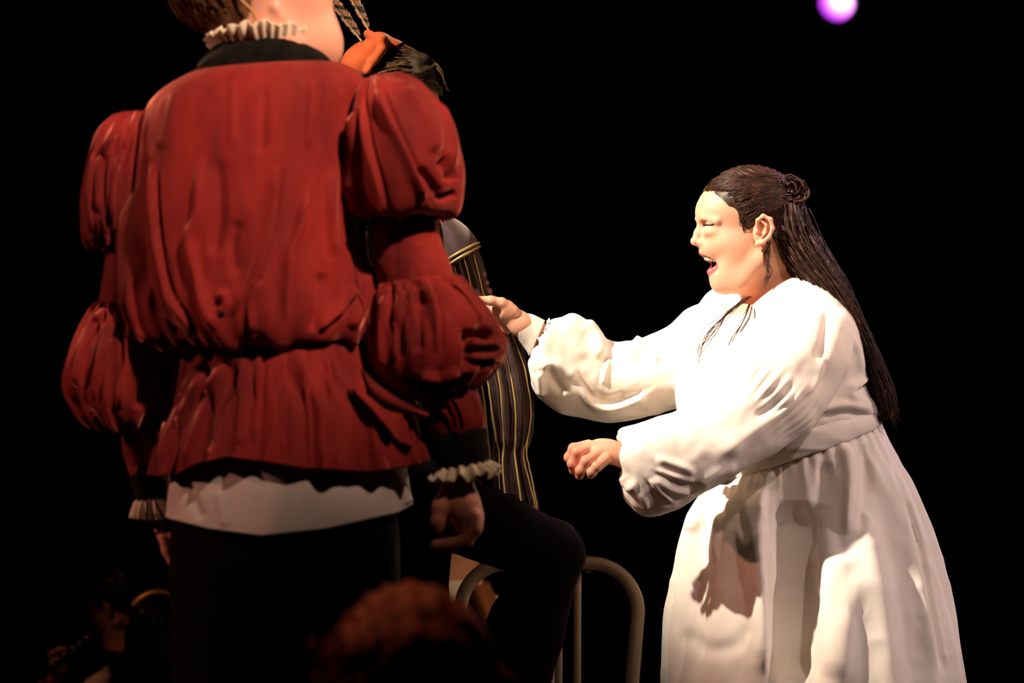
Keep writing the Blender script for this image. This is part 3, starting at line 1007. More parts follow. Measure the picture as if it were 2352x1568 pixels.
for i in range(120):     # far half and crown
    a = hl[random.randrange(110)] * np.array([1, 1, -1]) + np.array([random.uniform(0, 30), random.uniform(-4, 2), 0])
    b = bun * np.array([1, 1, -0.6]) + np.array([random.gauss(-6, 8), random.gauss(-10, 14), random.gauss(0, 14)])
    m = []
    for t in np.linspace(0, 1, 9):
        p = a * (1 - t) + b * t + np.array([0, -22 * math.sin(math.pi * t), 30 * math.sin(math.pi * t)])
        m.append(on_skull(p, random.uniform(0.2, 3.0)))
    paths.append(m)
V_, Q_ = strands(paths, 0.6, 1.1, 16, 4, 0.3)
part('combed_strands', (wyaw(V_), Q_), M['hair_brown'], hair, WF)
# twisted knot
bp = []
for i in range(44):
    a0 = random.uniform(0, 6.28); r = random.uniform(6, 31); tilt = random.uniform(-0.9, 0.9); jc = np.array([random.gauss(0, 9), random.gauss(0, 9), random.gauss(0, 5)])
    pts = []
    for t in np.linspace(0, random.uniform(3.0, 5.5), 12):
        q = np.array([math.cos(a0 + t) * r, math.sin(a0 + t) * r * 0.95, -14 * math.cos(t * 0.8 + tilt) + 16 * math.sin(a0 + t) * tilt])
        pts.append(bun + np.array([6, 2, -12]) + q + jc)
    bp.append(tube(np.array(pts), np.array([1.5, 4.2, 5, 5.4, 5.4, 5.2, 5.2, 5.4, 5, 4.6, 4, 1.2]) * random.uniform(0.3, 0.8), 6))
part('hair_knot', (lambda a: (wyaw(a[0]), a[1]))(join(bp)), M['hair_brown'], hair, WF)
# long fall down the back
FALL = [(1806, 470, -22, 36, 62), (1818, 535, -24, 50, 66), (1848, 590, -30, 50, 66), (1886, 640, -40, 40, 62), (1926, 692, -48, 30, 56), (1958, 745, -52, 22, 50), (1988, 805, -54, 19, 46),
        (2006, 860, -54, 24, 46), (2024, 912, -54, 28, 44), (2033, 950, -54, 20, 36)]
fk = catmull(np.array(FALL, float), 40)
ft = np.gradient(fk[:, :2], axis=0); ft /= np.linalg.norm(ft, axis=1)[:, None]
fl = Cloth([SEC(a, b, c, d * 0.93, e * 0.9, 12 if q < 2 else 40) for q, (a, b, c, d, e) in enumerate(FALL)], 120, 150)
fl.disp(3.0 * np.cos(fl.t * 38 + 4 * np.sin(fl.s * 7)) + 3 * np.cos(fl.t * 13 + 6 * fl.s) + 3 * fbm(fl.G, 0.012, 2, 8))
Vx, Qx = fl.mesh()
part('hair_fall', (Vx, Qx), M['hair_brown'], hair, WF)
fp = []
for i in range(420):
    a0 = random.uniform(0, 6.28); rr = random.uniform(0.75, 1.1)
    off = random.uniform(0, 1); L0 = random.randrange(0, 12); L1 = random.randrange(30, 40)
    pts = []
    for j in range(L0, L1, 3):
        wob = 1 + 0.10 * math.sin(j * 0.5 + off * 9)
        n2 = np.array([-ft[j, 1], ft[j, 0]])
        q = n2 * fk[j, 3] * math.cos(a0) * rr * wob
        pts.append([fk[j, 0] + q[0], fk[j, 1] + q[1], fk[j, 2] + fk[j, 4] * math.sin(a0) * rr * wob])
    e = pts[-1]; 
    if L1 > 36:
        pts.append([e[0] + random.uniform(-14, 14), e[1] + random.uniform(12, 42), e[2] + random.uniform(-8, 8)])
    fp.append(pts)
part('hair_strands', strands(fp, 1.2, 0.5, 18, 4, 0.4), M['hair_brown'], hair, WF)
wp = []
for i in range(16):      # loose locks at the ear, over the chest and the sideburn
    j = lambda s_: random.gauss(0, s_)
    wp.append([(1758 + j(3), 556, -96 + j(2)), (1752 + j(4), 590, -88 + j(3)), (1758 + j(4), 625, -92 + j(3)), (1750 + j(3), 655 + j(8), -104 + j(2))])
for i in range(14):
    j = lambda s_: random.gauss(0, s_)
    wp.append([(1716 + j(2), 682, -62), (1700 + j(3), 694 + j(2), -86), (1660 + j(4), 722 + j(3), -150), (1615 + j(5), 768 + j(4), -168), (1592 + j(4), 815 + j(14), -150)])
for i in range(5):
    j = lambda s_: random.gauss(0, s_)
    wp.append([(1712 + j(2), 700, -92), (1690 + j(3), 740 + j(2), -170), (1664 + j(3), 785, -196), (1652 + j(3), 825 + j(6), -198)])
for i in range(14):
    j = lambda s_: random.gauss(0, s_)
    wp.append([(1700 + j(5), 500 + j(4), -90), (1700 + j(4), 520, -84 + j(1)), (1706 + j(4), 538 + j(7), -80)])
part('loose_locks', strands(wp, 0.9, 0.35, 16, 4, 0.3), M['hair_brown'], hair, WF)


# ================================================================== man in the red doublet
RF = Fig(4.08)
redman = empty('person', (float(RF.w([650, 0, 0])[0]), 4.08, 0.0),
               'person in a red velvet doublet with puffed sleeves standing with back to us', 'person')
FLOOR_R = 784 + 1.2 / RF.s      # v of the stage floor

# body: neck, throat, head turned to the right and tilted back, torso, arms, hands, legs
hb = Field()
head_field(hb, False, False)
Vhh, Qhh = hb.mesh((1560, 360, -125), (1860, 690, 125), 4.0, 2)
Chh = head_color(Vhh, SKIN_F * np.array([0.95, 0.9, 0.85]), mouth=False)
HRED = dict(scale=1.28, yaw=192, pitch=0, roll=-14, to=(590, -150, 10))
Vhh = xf(Vhh, **HRED)
rb = Field()
rb.chain([(610, 250, 0), (622, 120, 0), (618, -20, 4), (600, -120, 8)], [104, 100, 98, 96], k=20)
rb.chain([(690, 150, 26), (714, 96, 22), (676, -20, 16), (650, -80, 14)], [60, 64, 76, 70], k=34)
rb.chain([(742, 120, 20), (724, 60, 20)], [34, 36], k=26)
rb.chain([(640, 30, -92), (690, 120, -48)], [9, 7], k=14)
rb.ell((590, 460, 0), (180, 240, 130), k=40)
rb.ell((620, 800, 0), (190, 200, 130), k=60)
Vn1, Qn1 = rb.mesh((440, -130, -150), (830, 180, 170), 4.5, 3)
rb.chain([(460, 290, 0), (345, 350, 10)], [50, 46], k=30)
rb.chain([(740, 270, -10), (860, 330, -30)], [50, 46], k=30)
rb.chain([(875, 340, -30), (930, 600, -30), (1040, 960, -40), (1056, 1090, -44)], [64, 54, 42, 36], k=12)
rb.chain([(320, 360, 30), (290, 640, 70), (325, 1000, 80), (358, 1150, 80)], [64, 54, 42, 34], k=12)
rb.ell((655, 1180, 0), (215, 170, 150), k=50)
rb.chain([(540, 1260, 0), (528, 1900, 10), (520, 2560, 30), (520, 2660, 30)], [112, 78, 48, 46], k=30)
rb.chain([(768, 1260, 0), (782, 1900, 5), (790, 2560, 20), (790, 2660, 20)], [112, 78, 48, 46], k=30)
Vn2, Qn2 = rb.mesh((180, 175, -260), (1160, 2680, 260), 14, 2)
# right hand, hanging with curled fingers
rh = Field()
rh.cone((1050, 1070, -46), (1056, 1126, -48), 36, 35, k=10)
rh.ell((1064, 1160, -50), (42, 52, 48), R=rotm('w', -10), k=16)
rh.ell((1086, 1186, -50), (26, 30, 46), k=12)
rh.ell((1078, 1206, -48), (30, 32, 44), k=10)
for q, (w0, r, tu, tv) in enumerate([(-84, 16.5, 1004, 1246), (-60, 16.5, 1000, 1252), (-36, 16, 1006, 1256), (-14, 14, 1022, 1250)]):
    rh.chain([(1088, 1180, w0), (1091, 1208, w0 - 3), (1072, 1236, w0 - 3), (tu + 30, tv - 2, w0), (tu, tv, w0 + 3)], [r + 1.5, r, r * 0.97, r * 0.9, r * 0.8], k=5)
rh.chain([(1034, 1122, -64), (1012, 1160, -78), (1008, 1192, -82), (1009, 1206, -82)], [22, 17.5, 16.5, 13.5], k=9)
Vr, Qr = rh.mesh((975, 1062, -130), (1135, 1285, 30), 3, 2)
# left hand at the far side of the hip
lh = Field()
lh.cone((356, 1140, 78), (366, 1196, 76), 33, 31, k=10)
lh.ell((376, 1226, 74), (27, 40, 36), R=rotm('w', -14), k=12)
for q, (u0, w0) in enumerate([(372, 44), (376, 64), (378, 84), (378, 102)]):
    lh.chain([(u0, 1236, w0), (u0 + 8, 1268, w0 - 4), (u0 + 22, 1292, w0 - 6), (u0 + 36, 1288, w0 - 4)], [14, 13.5, 13, 11], k=4)
lh.chain([(384, 1196, 46), (394, 1222, 34), (404, 1244, 30)], [17, 14, 11], k=7)
Vl, Ql = lh.mesh((325, 1150, 0), (440, 1315, 130), 3, 2)
VA, QA = join([(Vhh, Qhh), (Vn1, Qn1), (Vn2, Qn2), (Vr, Qr), (Vl, Ql)])
CA = np.tile(SKIN_M * np.array([1.08, 1.12, 1.15]), (len(VA), 1)); CA[:len(Chh)] = Chh
CA[-(len(Vr) + len(Vl)):] = SKIN_M * np.array([0.95, 0.78, 0.76])
part('body', (VA, QA), M['skin'], redman, RF, col=CA)

# hair
rhf = Field()
rhf.ell((560, -140, 10), (190, 165, 140), k=10)
rhf.ell((520, -40, 0), (138, 118, 122), k=30)
rhf.ell((548, 34, -6), (78, 74, 90), R=rotm('w', 28), k=26)
rhf.ell((745, -60, 0), (150, 180, 200), R=rotm('w', -18), k=8, sub=True)
rhf.ell((640, 130, -30), (92, 96, 180), k=10, sub=True)
Vq, Qq = rhf.mesh((350, -320, -180), (790, 150, 180), 5, 2)
nq = vnormals(Vq, Qq)
Vq = Vq + nq * (3.0 * fbm(Vq, (0.06, 0.014, 0.06), 3, 6))[:, None]
rhair = part('hair', (Vq, Qq), M['hair_light'], redman, RF)
sel = np.where((Vq[:, 1] > -140) & (Vq[:, 1] < 70))[0]
hs = []
for i in range(420):
    p = Vq[random.choice(sel)].copy()
    d = np.array([random.gauss(0.20, 0.12), 1.0, random.gauss(0, 0.12)])
    c = np.array([540, -60, 0]); L = random.uniform(40, 80)
    pts = []
    for t in np.linspace(0, 1, 5):
        x = p + d * L * t
        r = (x - c); rad = np.linalg.norm((p - c)); r = r / np.linalg.norm(r) * (rad + 2.5 - 4 * t * (1 if p[1] > 10 else 0))
        pts.append(c + r)
    if pts[-1][1] > 105 or pts[-1][0] > 560 and pts[-1][1] > 60:
        continue
    hs.append(pts)
part('hair_strands', strands(hs, 2.2, 1.0, 10, 4, 0.3), M['hair_light'], rhair, RF)
part('microphone_cable', tube([pc(520, -40, -118), pc(556, 2, -118), pc(578, 24, -112), pc(588, 46, -104), pc(592, 66, -100)], 3.2, 8, 24), M['mic'], redman, RF, label='thin tan microphone cable on the neck')

# doublet back
jk = Cloth([LR(462, 162, 742, 140, 0, 100), LR(426, 174, 796, 150, 0, 140), LR(360, 218, 838, 182, 0, 178), LR(318, 290, 840, 250, 0, 200), LR(296, 440, 838, 400, 0, 212),
            LR(286, 590, 846, 560, 0, 218), LR(290, 690, 862, 680, 0, 226), LR(318, 760, 862, 746, 0, 224), LR(352, 796, 856, 778, 0, 206), LR(392, 800, 850, 784, 0, 176),
            LR(410, 790, 846, 780, 0, 164)], 260, 420)
S, T = jk.s, jk.t
jk.disp(6 * fbm(jk.G, (0.011, 0.004, 0.011), 3, 41) * sstep(S, 0.1, 0.3))
gz = sstep(S, 0.35, 0.85) * sstep(1 - S, 0.0, 0.12)
jk.disp(gz * (7 * np.cos(17 * T + 2.2 * np.sin(2 * T) + 0.8) + 4 * np.cos(29 * T + 3 * np.sin(T * 3))) * (0.4 + 0.6 * S))
jk.disp(2.0 * ridged(jk.G, (0.028, 0.008, 0.028), 44) * sstep(S, 0.2, 0.5))
jk.folds([([(358, 360), (361, 502), (388, 660), (459, 776)], 11, 17, 's'),
          ([(462, 330), (456, 487), (437, 563), (471, 704), (500, 770)], 12, 13, 'r'),
          ([(500, 350), (505, 480), (490, 600)], 15, 8, 'v'),
          ([(645, 360), (627, 502), (590, 625), (535, 747)], 13, 15, 's'),
          ([(600, 640), (575, 700), (580, 770)], 10, 10, 'r'),
          ([(722, 430), (688, 533), (670, 594), (658, 760)], 12, 15, 's'),
          ([(764, 380), (760, 480), (770, 600)], 12, 10, 'r'),
          ([(738, 620), (735, 690), (716, 770)], 12, 10, 'v'),
          ([(830, 660), (790, 710), (725, 770)], 12, 13, 's'),
          ([(296, 420), (288, 620), (310, 740), (380, 792)], 12, 14, 'r'),
          ([(325, 520), (330, 640), (370, 730), (430, 785)], 14, 13, 'v'),
          ([(500, 690), (512, 676), (518, 700), (500, 730)], 9, 13, 'r'),
          ([(536, 180), (534, 260), (530, 340)], 8, 4, 'r'),
          ([(610, 190), (606, 280), (600, 360)], 12, 4, 'v'),
          ([(716, 170), (712, 260), (706, 350)], 7, 5, 'r'),
          ([(740, 165), (738, 260), (735, 360)], 6, 4, 'v'),
          ([(405, 200), (390, 280), (370, 350)], 13, 5, 'r'),
          ([(850, 600), (835, 700), (800, 760)], 14, 10, 'r'),
          ([(548, 500), (535, 560), (545, 640)], 15, 7, 'v')], 1.5)
part('doublet', jk.mesh(), M['velvet'], redman, RF)

pp = Cloth([LR(412, 786, 846, 778, 0, 160), LR(404, 806, 850, 800, 0, 172), LR(398, 860, 870, 850, 0, 190), LR(380, 940, 950, 930, 0, 212), LR(362, 1020, 974, 1000, 0, 232),
            LR(350, 1070, 996, 1052, 0, 246)], 150, 520)
S, T = pp.s, pp.t
pp.disp((2 + 10 * S) * (0.7 * np.cos(21 * T + 1.4 * np.sin(3 * T)) + 0.4 * np.cos(34 * T + 2 * np.sin(2 * T))) * sstep(S, 0.01, 0.2))
pp.folds([([(474, 815), (420, 920), (352, 1088)], 10, 22, 'r'), ([(490, 820), (404, 1000), (381, 1095)], 9, 22, 'r'), ([(522, 815), (464, 954), (421, 1082)], 9, 22, 'r'),
          ([(548, 815), (510, 940), (480, 1060)], 12, 16, 'v'), ([(604, 800), (600, 909), (588, 1045)], 10, 22, 's'), ([(575, 830), (560, 950), (552, 1050)], 9, 10, 'r'),
          ([(656, 796), (655, 930), (656, 1068)], 9, 16, 's'), ([(704, 792), (714, 961), (718, 1075)], 9, 15, 's'), ([(752, 800), (768, 940), (778, 1075)], 9, 18, 's'),
          ([(924, 900), (944, 1000), (962, 1064)], 8, 14, 'r'), ([(972, 940), (985, 1000), (996, 1050)], 8, 12, 'r'), ([(820, 820), (840, 960), (850, 1075)], 16, 9, 'v')], 0.9)
hemu = np.array([300, 350, 390, 450, 520, 600, 700, 850, 960, 1000, 1050]); hemv = np.array([1086, 1090, 1094, 1064, 1048, 1058, 1074, 1082, 1066, 1050, 1046])
k_ = 1 + pp.G[..., 2] / F
pu = CX + (pp.G[..., 0] - CX) / k_; pv = CY + (pp.G[..., 1] - CY) / k_
tgt = np.interp(pu[-1], hemu, hemv)
near_ = sstep(-pp.G[..., 2], -60, 40)
pp.G[..., 1] += (tgt - pv[-1])[None, :] * S ** 2 * near_ * k_
part('peplum', pp.mesh(), M['velvet'], redman, RF, solid=0.003)
wb = Cloth([LR(408, 778, 850, 770, 0, 158), LR(404, 790, 852, 782, 0, 168), LR(408, 800, 850, 792, 0, 166)], 12, 200)
part('waistband', wb.mesh(), M['black_lining'], redman, RF)

# shirt tail
sh = Cloth([LR(404, 1000, 925, 985, 0, 190), LR(398, 1060, 928, 1050, 0, 205), LR(386, 1120, 932, 1100, 0, 216), LR(378, 1186, 940, 1156, 0, 226)], 90, 300)
S, T = sh.s, sh.t
sh.disp(5 * fbm(sh.G, (0.01, 0.006, 0.01), 2, 51) + 5 * S * np.cos(7 * T + 1))
k_ = 1 + sh.G[..., 2] / F
pu = CX + (sh.G[..., 0] - CX) / k_; pv = CY + (sh.G[..., 1] - CY) / k_
tgt = np.interp(pu[-1], [360, 378, 390, 480, 600, 750, 915, 945, 970], [1183, 1186, 1191, 1214, 1230, 1213, 1176, 1160, 1155])
near_ = sstep(-sh.G[..., 2], -60, 40)
sh.G[..., 1] += (tgt - pv[-1])[None, :] * S ** 2 * near_ * k_
sh.folds([([(430, 1110), (445, 1150), (465, 1200)], 12, 7, 'v'), ([(905, 1080), (925, 1130), (940, 1160)], 12, 10, 'r'), ([(500, 1120), (510, 1170), (520, 1215)], 10, 5, 'r')])
part('shirt_tail', sh.mesh(), M['shirt'], redman, RF, solid=0.0015)

# collar and ruff
co = Cloth([LR(444, 170, 764, 142, 0, 124, (0, 2)), LR(456, 150, 756, 134, 0, 122, (0, -8)), LR(474, 130, 738, 122, 0, 114, (0, -14)), LR(490, 116, 718, 112, 0, 106, (0, -14)), LR(500, 122, 708, 118, 0, 98, (0, -12))], 60, 220)
co.disp(2.5 * fbm(co.G, 0.05, 3, 61) + 2)
part('collar', co.mesh(), M['black_fur'], redman, RF, solid=0.004)
rf = Cloth([LR(500, 124, 704, 120, 0, 102, (0, -12)), LR(484, 102, 714, 96, 0, 120, (0, -14)), LR(474, 82, 720, 76, 0, 130, (0, -14))], 24, 520)
fr = np.cos(34 * rf.t + 1.5 * np.sin(5 * rf.t))
rf.disp(rf.s ** 1.2 * 8 * fr)
rf.G[..., 1] += rf.s * 5 * np.cos(17 * rf.t + 2 * np.sin(3 * rf.t)) + rf.s * 10 * np.clip(-np.cos(rf.t), 0, 1)
part('neck_ruff', rf.mesh(), M['ruff'], redman, RF, solid=0.002)


def puff(secs, ns, nt, seed, amp, n1, folds, g0=0.15, g1=0.8):
    c = Cloth(secs, ns, nt)
    S, T = c.s, c.t
    c.disp(amp * 0.7 * fbm(c.G, (0.010, 0.005, 0.010), 3, seed) * sstep(S, 0.02, 0.2))
    ga = np.maximum(1 - sstep(S, 0.05, g0 * 4.5), sstep(S, g1 - 0.3, g1)) * 1.1 + 0.25
    ga = ga * sstep(S, 0, 0.04)
    c.disp(amp * ga * (0.6 * np.cos(n1 * T + 1.9 * np.sin(2 * T + 0.7) + seed + 1.2 * np.sin(3 * S)) + 0.4 * np.cos(round(n1 * 1.7) * T + 2 * np.sin(3 * T) + 2 * S)))
    c.folds(folds, 1.6)
    return c


WR = -42
c = puff([LR(842, 182, 900, 168, WR + 30, 50), LR(812, 222, 975, 200, WR, 120), LR(792, 300, 1036, 280, WR, 165), LR(786, 390, 1064, 378, WR, 178), LR(783, 448, 1066, 436, WR, 172),
          LR(788, 488, 1052, 486, WR, 150), LR(826, 500, 1024, 498, WR, 108), LR(846, 488, 1002, 484, WR, 84)], 170, 280, 71, 6, 7,
         [([(870, 190), (910, 290), (960, 400), (985, 460)], 13, 17, 's'), ([(835, 210), (850, 320), (880, 440), (890, 490)], 10, 13, 's'),
          ([(815, 250), (800, 350), (800, 470)], 10, 10, 'r'), ([(1000, 230), (1035, 320), (1030, 420)], 12, 11, 'r'), ([(1010, 360), (1030, 390), (1035, 420)], 11, 18, 'v'),
          ([(960, 380), (990, 420), (1010, 450)], 9, 13, 'v'), ([(930, 190), (990, 280), (1000, 360)], 16, 10, 'r'), ([(1050, 440), (1020, 455), (1000, 450)], 8, 12, 'v')])
part('upper_sleeve', c.mesh(), M['velvet'], redman, RF)
c = Cloth([LR(846, 478, 1004, 470, WR, 84), LR(838, 500, 1012, 492, WR, 92), LR(842, 518, 1004, 506, WR, 90)], 16, 120)
c.disp(2.5 * np.cos(17 * c.t))
part('sleeve_band', c.mesh(), M['black_lining'], redman, RF, solid=0.002)
c = Cloth([LR(844, 500, 998, 490, WR, 82), LR(846, 560, 1014, 548, WR, 84), LR(856, 620, 1032, 604, WR, 86), LR(864, 662, 1046, 640, WR, 88)], 70, 160)
c.disp(2.5 * fbm(c.G, 0.02, 3, 77) + 1.5 * ridged(c.G, (0.05, 0.012, 0.05), 7))
part('middle_sleeve', c.mesh(), M['velvet'], redman, RF)
c = puff([LR(862, 652, 1044, 630, WR, 88), LR(852, 690, 1080, 664, WR, 112), LR(846, 750, 1128, 722, WR, 138), LR(848, 806, 1158, 780, WR, 146), LR(858, 852, 1154, 826, WR, 140),
          LR(884, 890, 1128, 858, WR, 118), LR(930, 914, 1096, 884, WR, 88), LR(962, 906, 1084, 880, WR, 66)], 170, 280, 81, 7, 11,
         [([(935, 660), (920, 740), (915, 840)], 11, 12, 's'), ([(890, 670), (880, 760), (885, 860)], 10, 11, 'r'), ([(985, 645), (1010, 720), (1010, 820)], 12, 11, 's'),
          ([(1035, 640), (1080, 710), (1110, 740)], 11, 11, 'r'), ([(1068, 775), (1100, 762), (1150, 776)], 9, 26, 'v'), ([(1075, 812), (1110, 804), (1154, 806)], 8, 26, 'v'),
          ([(1080, 835), (1110, 838), (1140, 838)], 8, 18, 'v'), ([(1064, 750), (1078, 800), (1072, 860)], 9, 20, 'v'), ([(930, 872), (1000, 888), (1070, 868)], 9, 20, 'v'), ([(960, 860), (1010, 866), (1060, 850)], 10, 12, 'r'),
          ([(960, 660), (965, 740), (960, 820)], 10, 9, 'v')])
part('lower_sleeve', c.mesh(), M['velvet'], redman, RF)
c = Cloth([LR(956, 896, 1088, 872, WR, 64), LR(970, 940, 1104, 915, WR, 64), LR(986, 985, 1114, 962, WR, 62), LR(1002, 1012, 1112, 998, WR, 58)], 60, 140)
c.disp(3 * fbm(c.G, 0.02, 2, 83))
c.folds([([(1000, 910), (1030, 950), (1042, 1000)], 8, 9, 'v'), ([(1080, 890), (1100, 940), (1108, 990)], 8, 6, 'r')])
part('forearm_sleeve', c.mesh(), M['velvet'], redman, RF, solid=0.002)
# open flap of the sleeve, black lined
def slab(outer, w0, w1, th, n=24):
    """a thick curved flap between two edge polylines"""
    A = catmull(np.array([pc(*p, w0) for p in outer[0]]), n); B = catmull(np.array([pc(*p, w1) for p in outer[1]]), n)
    m = 14
    t = np.linspace(0, 1, m)[None, :, None]
    G = A[:, None] * (1 - t) + B[:, None] * t
    G[..., 2] += -12 * np.sin(math.pi * t[..., 0])
    Vv = np.concatenate([G.reshape(-1, 3), (G + np.array([0, 0, th])).reshape(-1, 3)])
    i = np.arange(n - 1)[:, None]; j = np.arange(m - 1)[None]
    q = np.stack([i * m + j, i * m + j + 1, (i + 1) * m + j + 1, (i + 1) * m + j], -1).reshape(-1, 4)
    o = n * m
    rim = []
    ring = [(a, 0) for a in range(n)] + [(n - 1, b) for b in range(1, m)] + [(a, m - 1) for a in range(n - 2, -1, -1)] + [(0, b) for b in range(m - 2, 0, -1)]
    for a in range(len(ring)):
        p, r = ring[a], ring[(a + 1) % len(ring)]
        rim.append([p[0] * m + p[1], r[0] * m + r[1], r[0] * m + r[1] + o, p[0] * m + p[1] + o])
    return Vv, np.concatenate([q[:, ::-1], q + o, np.array(rim)[:, ::-1]])


part('sleeve_flap', slab([[(832, 850), (870, 885), (930, 925), (985, 950)], [(842, 905), (880, 935), (930, 950), (980, 960)]], -195, -190, 8), M['velvet'], redman, RF)
part('flap_lining', slab([[(826, 846), (846, 900), (882, 938), (930, 952)], [(836, 856), (858, 904), (892, 930), (932, 942)]], -203, -203, 6), M['black_lining'], redman, RF)
c = Cloth([LR(984, 1000, 1116, 976, WR, 60), LR(990, 1020, 1122, 1002, WR, 66), LR(1002, 1060, 1126, 1040, WR, 68), LR(1010, 1090, 1122, 1076, WR, 60)], 40, 140)
c.disp(3 * fbm(c.G, 0.05, 3, 63))
part('fur_cuff', c.mesh(), M['black_fur'], redman, RF, solid=0.003)
c = Cloth([LR(1012, 1068, 1118, 1052, WR, 58), LR(1002, 1084, 1132, 1066, WR, 72), LR(990, 1104, 1148, 1082, WR, 88)], 24, 420)
c.disp(c.s * 10 * np.cos(19 * c.t + 2 * np.sin(2 * c.t)))
c.G[..., 1] += c.s * 6 * np.cos(9 * c.t)
part('wrist_ruff', c.mesh(), M['ruff'], redman, RF, solid=0.002)

WL = 60
c = puff([LR(272, 262, 345, 256, WL, 50), LR(226, 308, 362, 296, WL, 115), LR(202, 380, 365, 375, WL, 135), LR(190, 465, 360, 460, WL, 140), LR(193, 530, 352, 520, WL, 128),
          LR(208, 565, 335, 552, WL, 100), LR(236, 562, 318, 552, WL, 72)], 140, 240, 91, 7, 13,
         [([(280, 280), (240, 380), (235, 500)], 9, 13, 's'), ([(305, 300), (270, 400), (262, 520)], 9, 12, 's'), ([(225, 340), (210, 440), (215, 540)], 9, 9, 'r'), ([(250, 470), (245, 530), (230, 560)], 8, 9, 'v')])
part('upper_sleeve', c.mesh(), M['velvet'], redman, RF)
c = Cloth([LR(244, 552, 320, 545, WL, 70), LR(238, 566, 325, 560, WL, 76), LR(243, 580, 322, 574, WL, 72)], 14, 100)
part('sleeve_band', c.mesh(), M['black_lining'], redman, RF, solid=0.002)
c = Cloth([LR(244, 566, 325, 560, WL, 68), LR(238, 625, 330, 620, WL, 70), LR(226, 698, 332, 690, WL, 72)], 50, 120)
c.disp(2 * fbm(c.G, 0.02, 2, 95))
part('middle_sleeve', c.mesh(), M['velvet'], redman, RF)
c = puff([LR(228, 690, 332, 682, WL, 72), LR(196, 740, 368, 726, WL, 105), LR(164, 812, 396, 795, WL, 134), LR(147, 885, 410, 868, WL, 142), LR(164, 935, 402, 925, WL, 132),
          LR(200, 974, 372, 964, WL, 108), LR(248, 988, 345, 980, WL, 72), LR(270, 978, 335, 974, WL, 54)], 150, 260, 97, 8, 13,
         [([(255, 700), (200, 800), (180, 900)], 10, 14, 's'), ([(280, 700), (240, 820), (220, 930)], 10, 13, 's'), ([(310, 720), (290, 830), (270, 950)], 11, 12, 'r'), ([(165, 880), (180, 930), (220, 960)], 9, 10, 'v'), ([(340, 760), (340, 850), (310, 950)], 12, 11, 'v')])
part('lower_sleeve', c.mesh(), M['velvet'], redman, RF)
c = Cloth([LR(272, 970, 336, 968, WL + 10, 50), LR(282, 1030, 342, 1025, WL + 14, 48), LR(298, 1090, 352, 1085, WL + 16, 44)], 40, 90)
c.disp(2 * fbm(c.G, 0.03, 2, 99))
part('forearm_sleeve', c.mesh(), M['velvet'], redman, RF, solid=0.002)
c = Cloth([LR(296, 1072, 372, 1066, WL + 16, 48), LR(300, 1100, 384, 1094, WL + 16, 52), LR(312, 1150, 390, 1146, WL + 16, 48)], 30, 120)
c.disp(2.5 * fbm(c.G, 0.05, 3, 65))
part('fur_cuff', c.mesh(), M['black_fur'], redman, RF, solid=0.003)
c = Cloth([LR(316, 1138, 388, 1136, WL + 16, 44), LR(308, 1160, 392, 1160, WL + 16, 56), LR(303, 1188, 402, 1192, WL + 16, 66)], 20, 300)
c.disp(c.s * 7 * np.cos(15 * c.t))
part('wrist_ruff', c.mesh(), M['ruff'], redman, RF, solid=0.002)
for i, pts in enumerate([[(330, 1095), (338, 1140), (336, 1185), (345, 1215)], [(350, 1120), (362, 1165), (385, 1200), (380, 1222), (350, 1222), (345, 1205)], [(300, 1090), (270, 1110), (245, 1140)]]):
    part('lace', tube([pc(a, b, WL - 62) for a, b in pts], 2.6, 6, 26), M['cord'], redman, RF)
for i, pts in enumerate([[(812, 500), (832, 522), (846, 530), (850, 560), (866, 655)], [(824, 505), (815, 520), (822, 532), (838, 524), (826, 508)], [(836, 520), (860, 512), (900, 506)], [(1000, 905), (1035, 915), (1055, 950), (1062, 985)]]):
    part('lace', tube([pc(a, b, -150 if i < 3 else -128) for a, b in pts], 3.4 if i < 3 else 4.5, 6, 30), M['cord'], redman, RF)

# tights and shoes
tf = Field()
tf.ell((655, 1230, 0), (262, 190, 205), k=30)
tf.chain([(525, 1330, 0), (522, 1620, 5), (520, 1950, 10), (520, 2250, 40), (518, 2580, 30)], [136, 118, 86, 88, 54], k=40)
tf.chain([(782, 1330, 0), (782, 1620, 5), (786, 1950, 5), (790, 2250, 30), (792, 2580, 20)], [136, 118, 86, 88, 54], k=40)
Vt, Qt = tf.mesh((370, 1090, -230), (940, 2640, 230), 9, 3)
part('tights', (Vt, Qt), M['black_tights'], redman, RF)
for u0 in (518, 792):
    sf = Field()
    sf.chain([(u0, 2625, 20), (u0 + 10, 2655, 90), (u0 + 18, 2668, 210)], [54, 44, 34], k=20)
    Vs, Qs = sf.mesh((u0 - 90, 2560, -60), (u0 + 110, FLOOR_R, 270), 7, 2)
    part('shoe', (Vs, Qs), M['black_lining'], redman, RF)


# ================================================================== man in the mauve velvet costume and orange cap
VF = Fig(5.40)
vman = empty('person', (float(VF.w([990, 0, 0])[0]), 5.40, 0.0),
             'person in an orange feathered cap and mauve velvet costume with one knee raised', 'person')
FLOOR_V = 784 + 1.2 / VF.s
vh = Field()
head_field(vh, False, False)
Vv1, Qv1 = vh.mesh((1560, 360, -125), (1860, 690, 125), 3.4, 2)
Cv1 = head_color(Vv1, SKIN_F, mouth=False)
HV = dict(scale=1.02, yaw=168, pitch=0, roll=4, to=(884, 246, 10))
Vv1 = xf(Vv1, **HV)
vb = Field()
vb.chain([(885, 330, 10), (900, 430, 10), (905, 520, 10)], [62, 66, 80], k=20)
vb.chain([(905, 530, 10), (1000, 580, -20), (1030, 600, -20)], [56, 46, 40], k=30)
vb.chain([(905, 530, 10), (815, 580, 40)], [56, 44], k=30)
vb.ell((930, 700, 0), (130, 220, 100), k=40)
vb.ell((955, 1010, 0), (135, 180, 105), k=50)
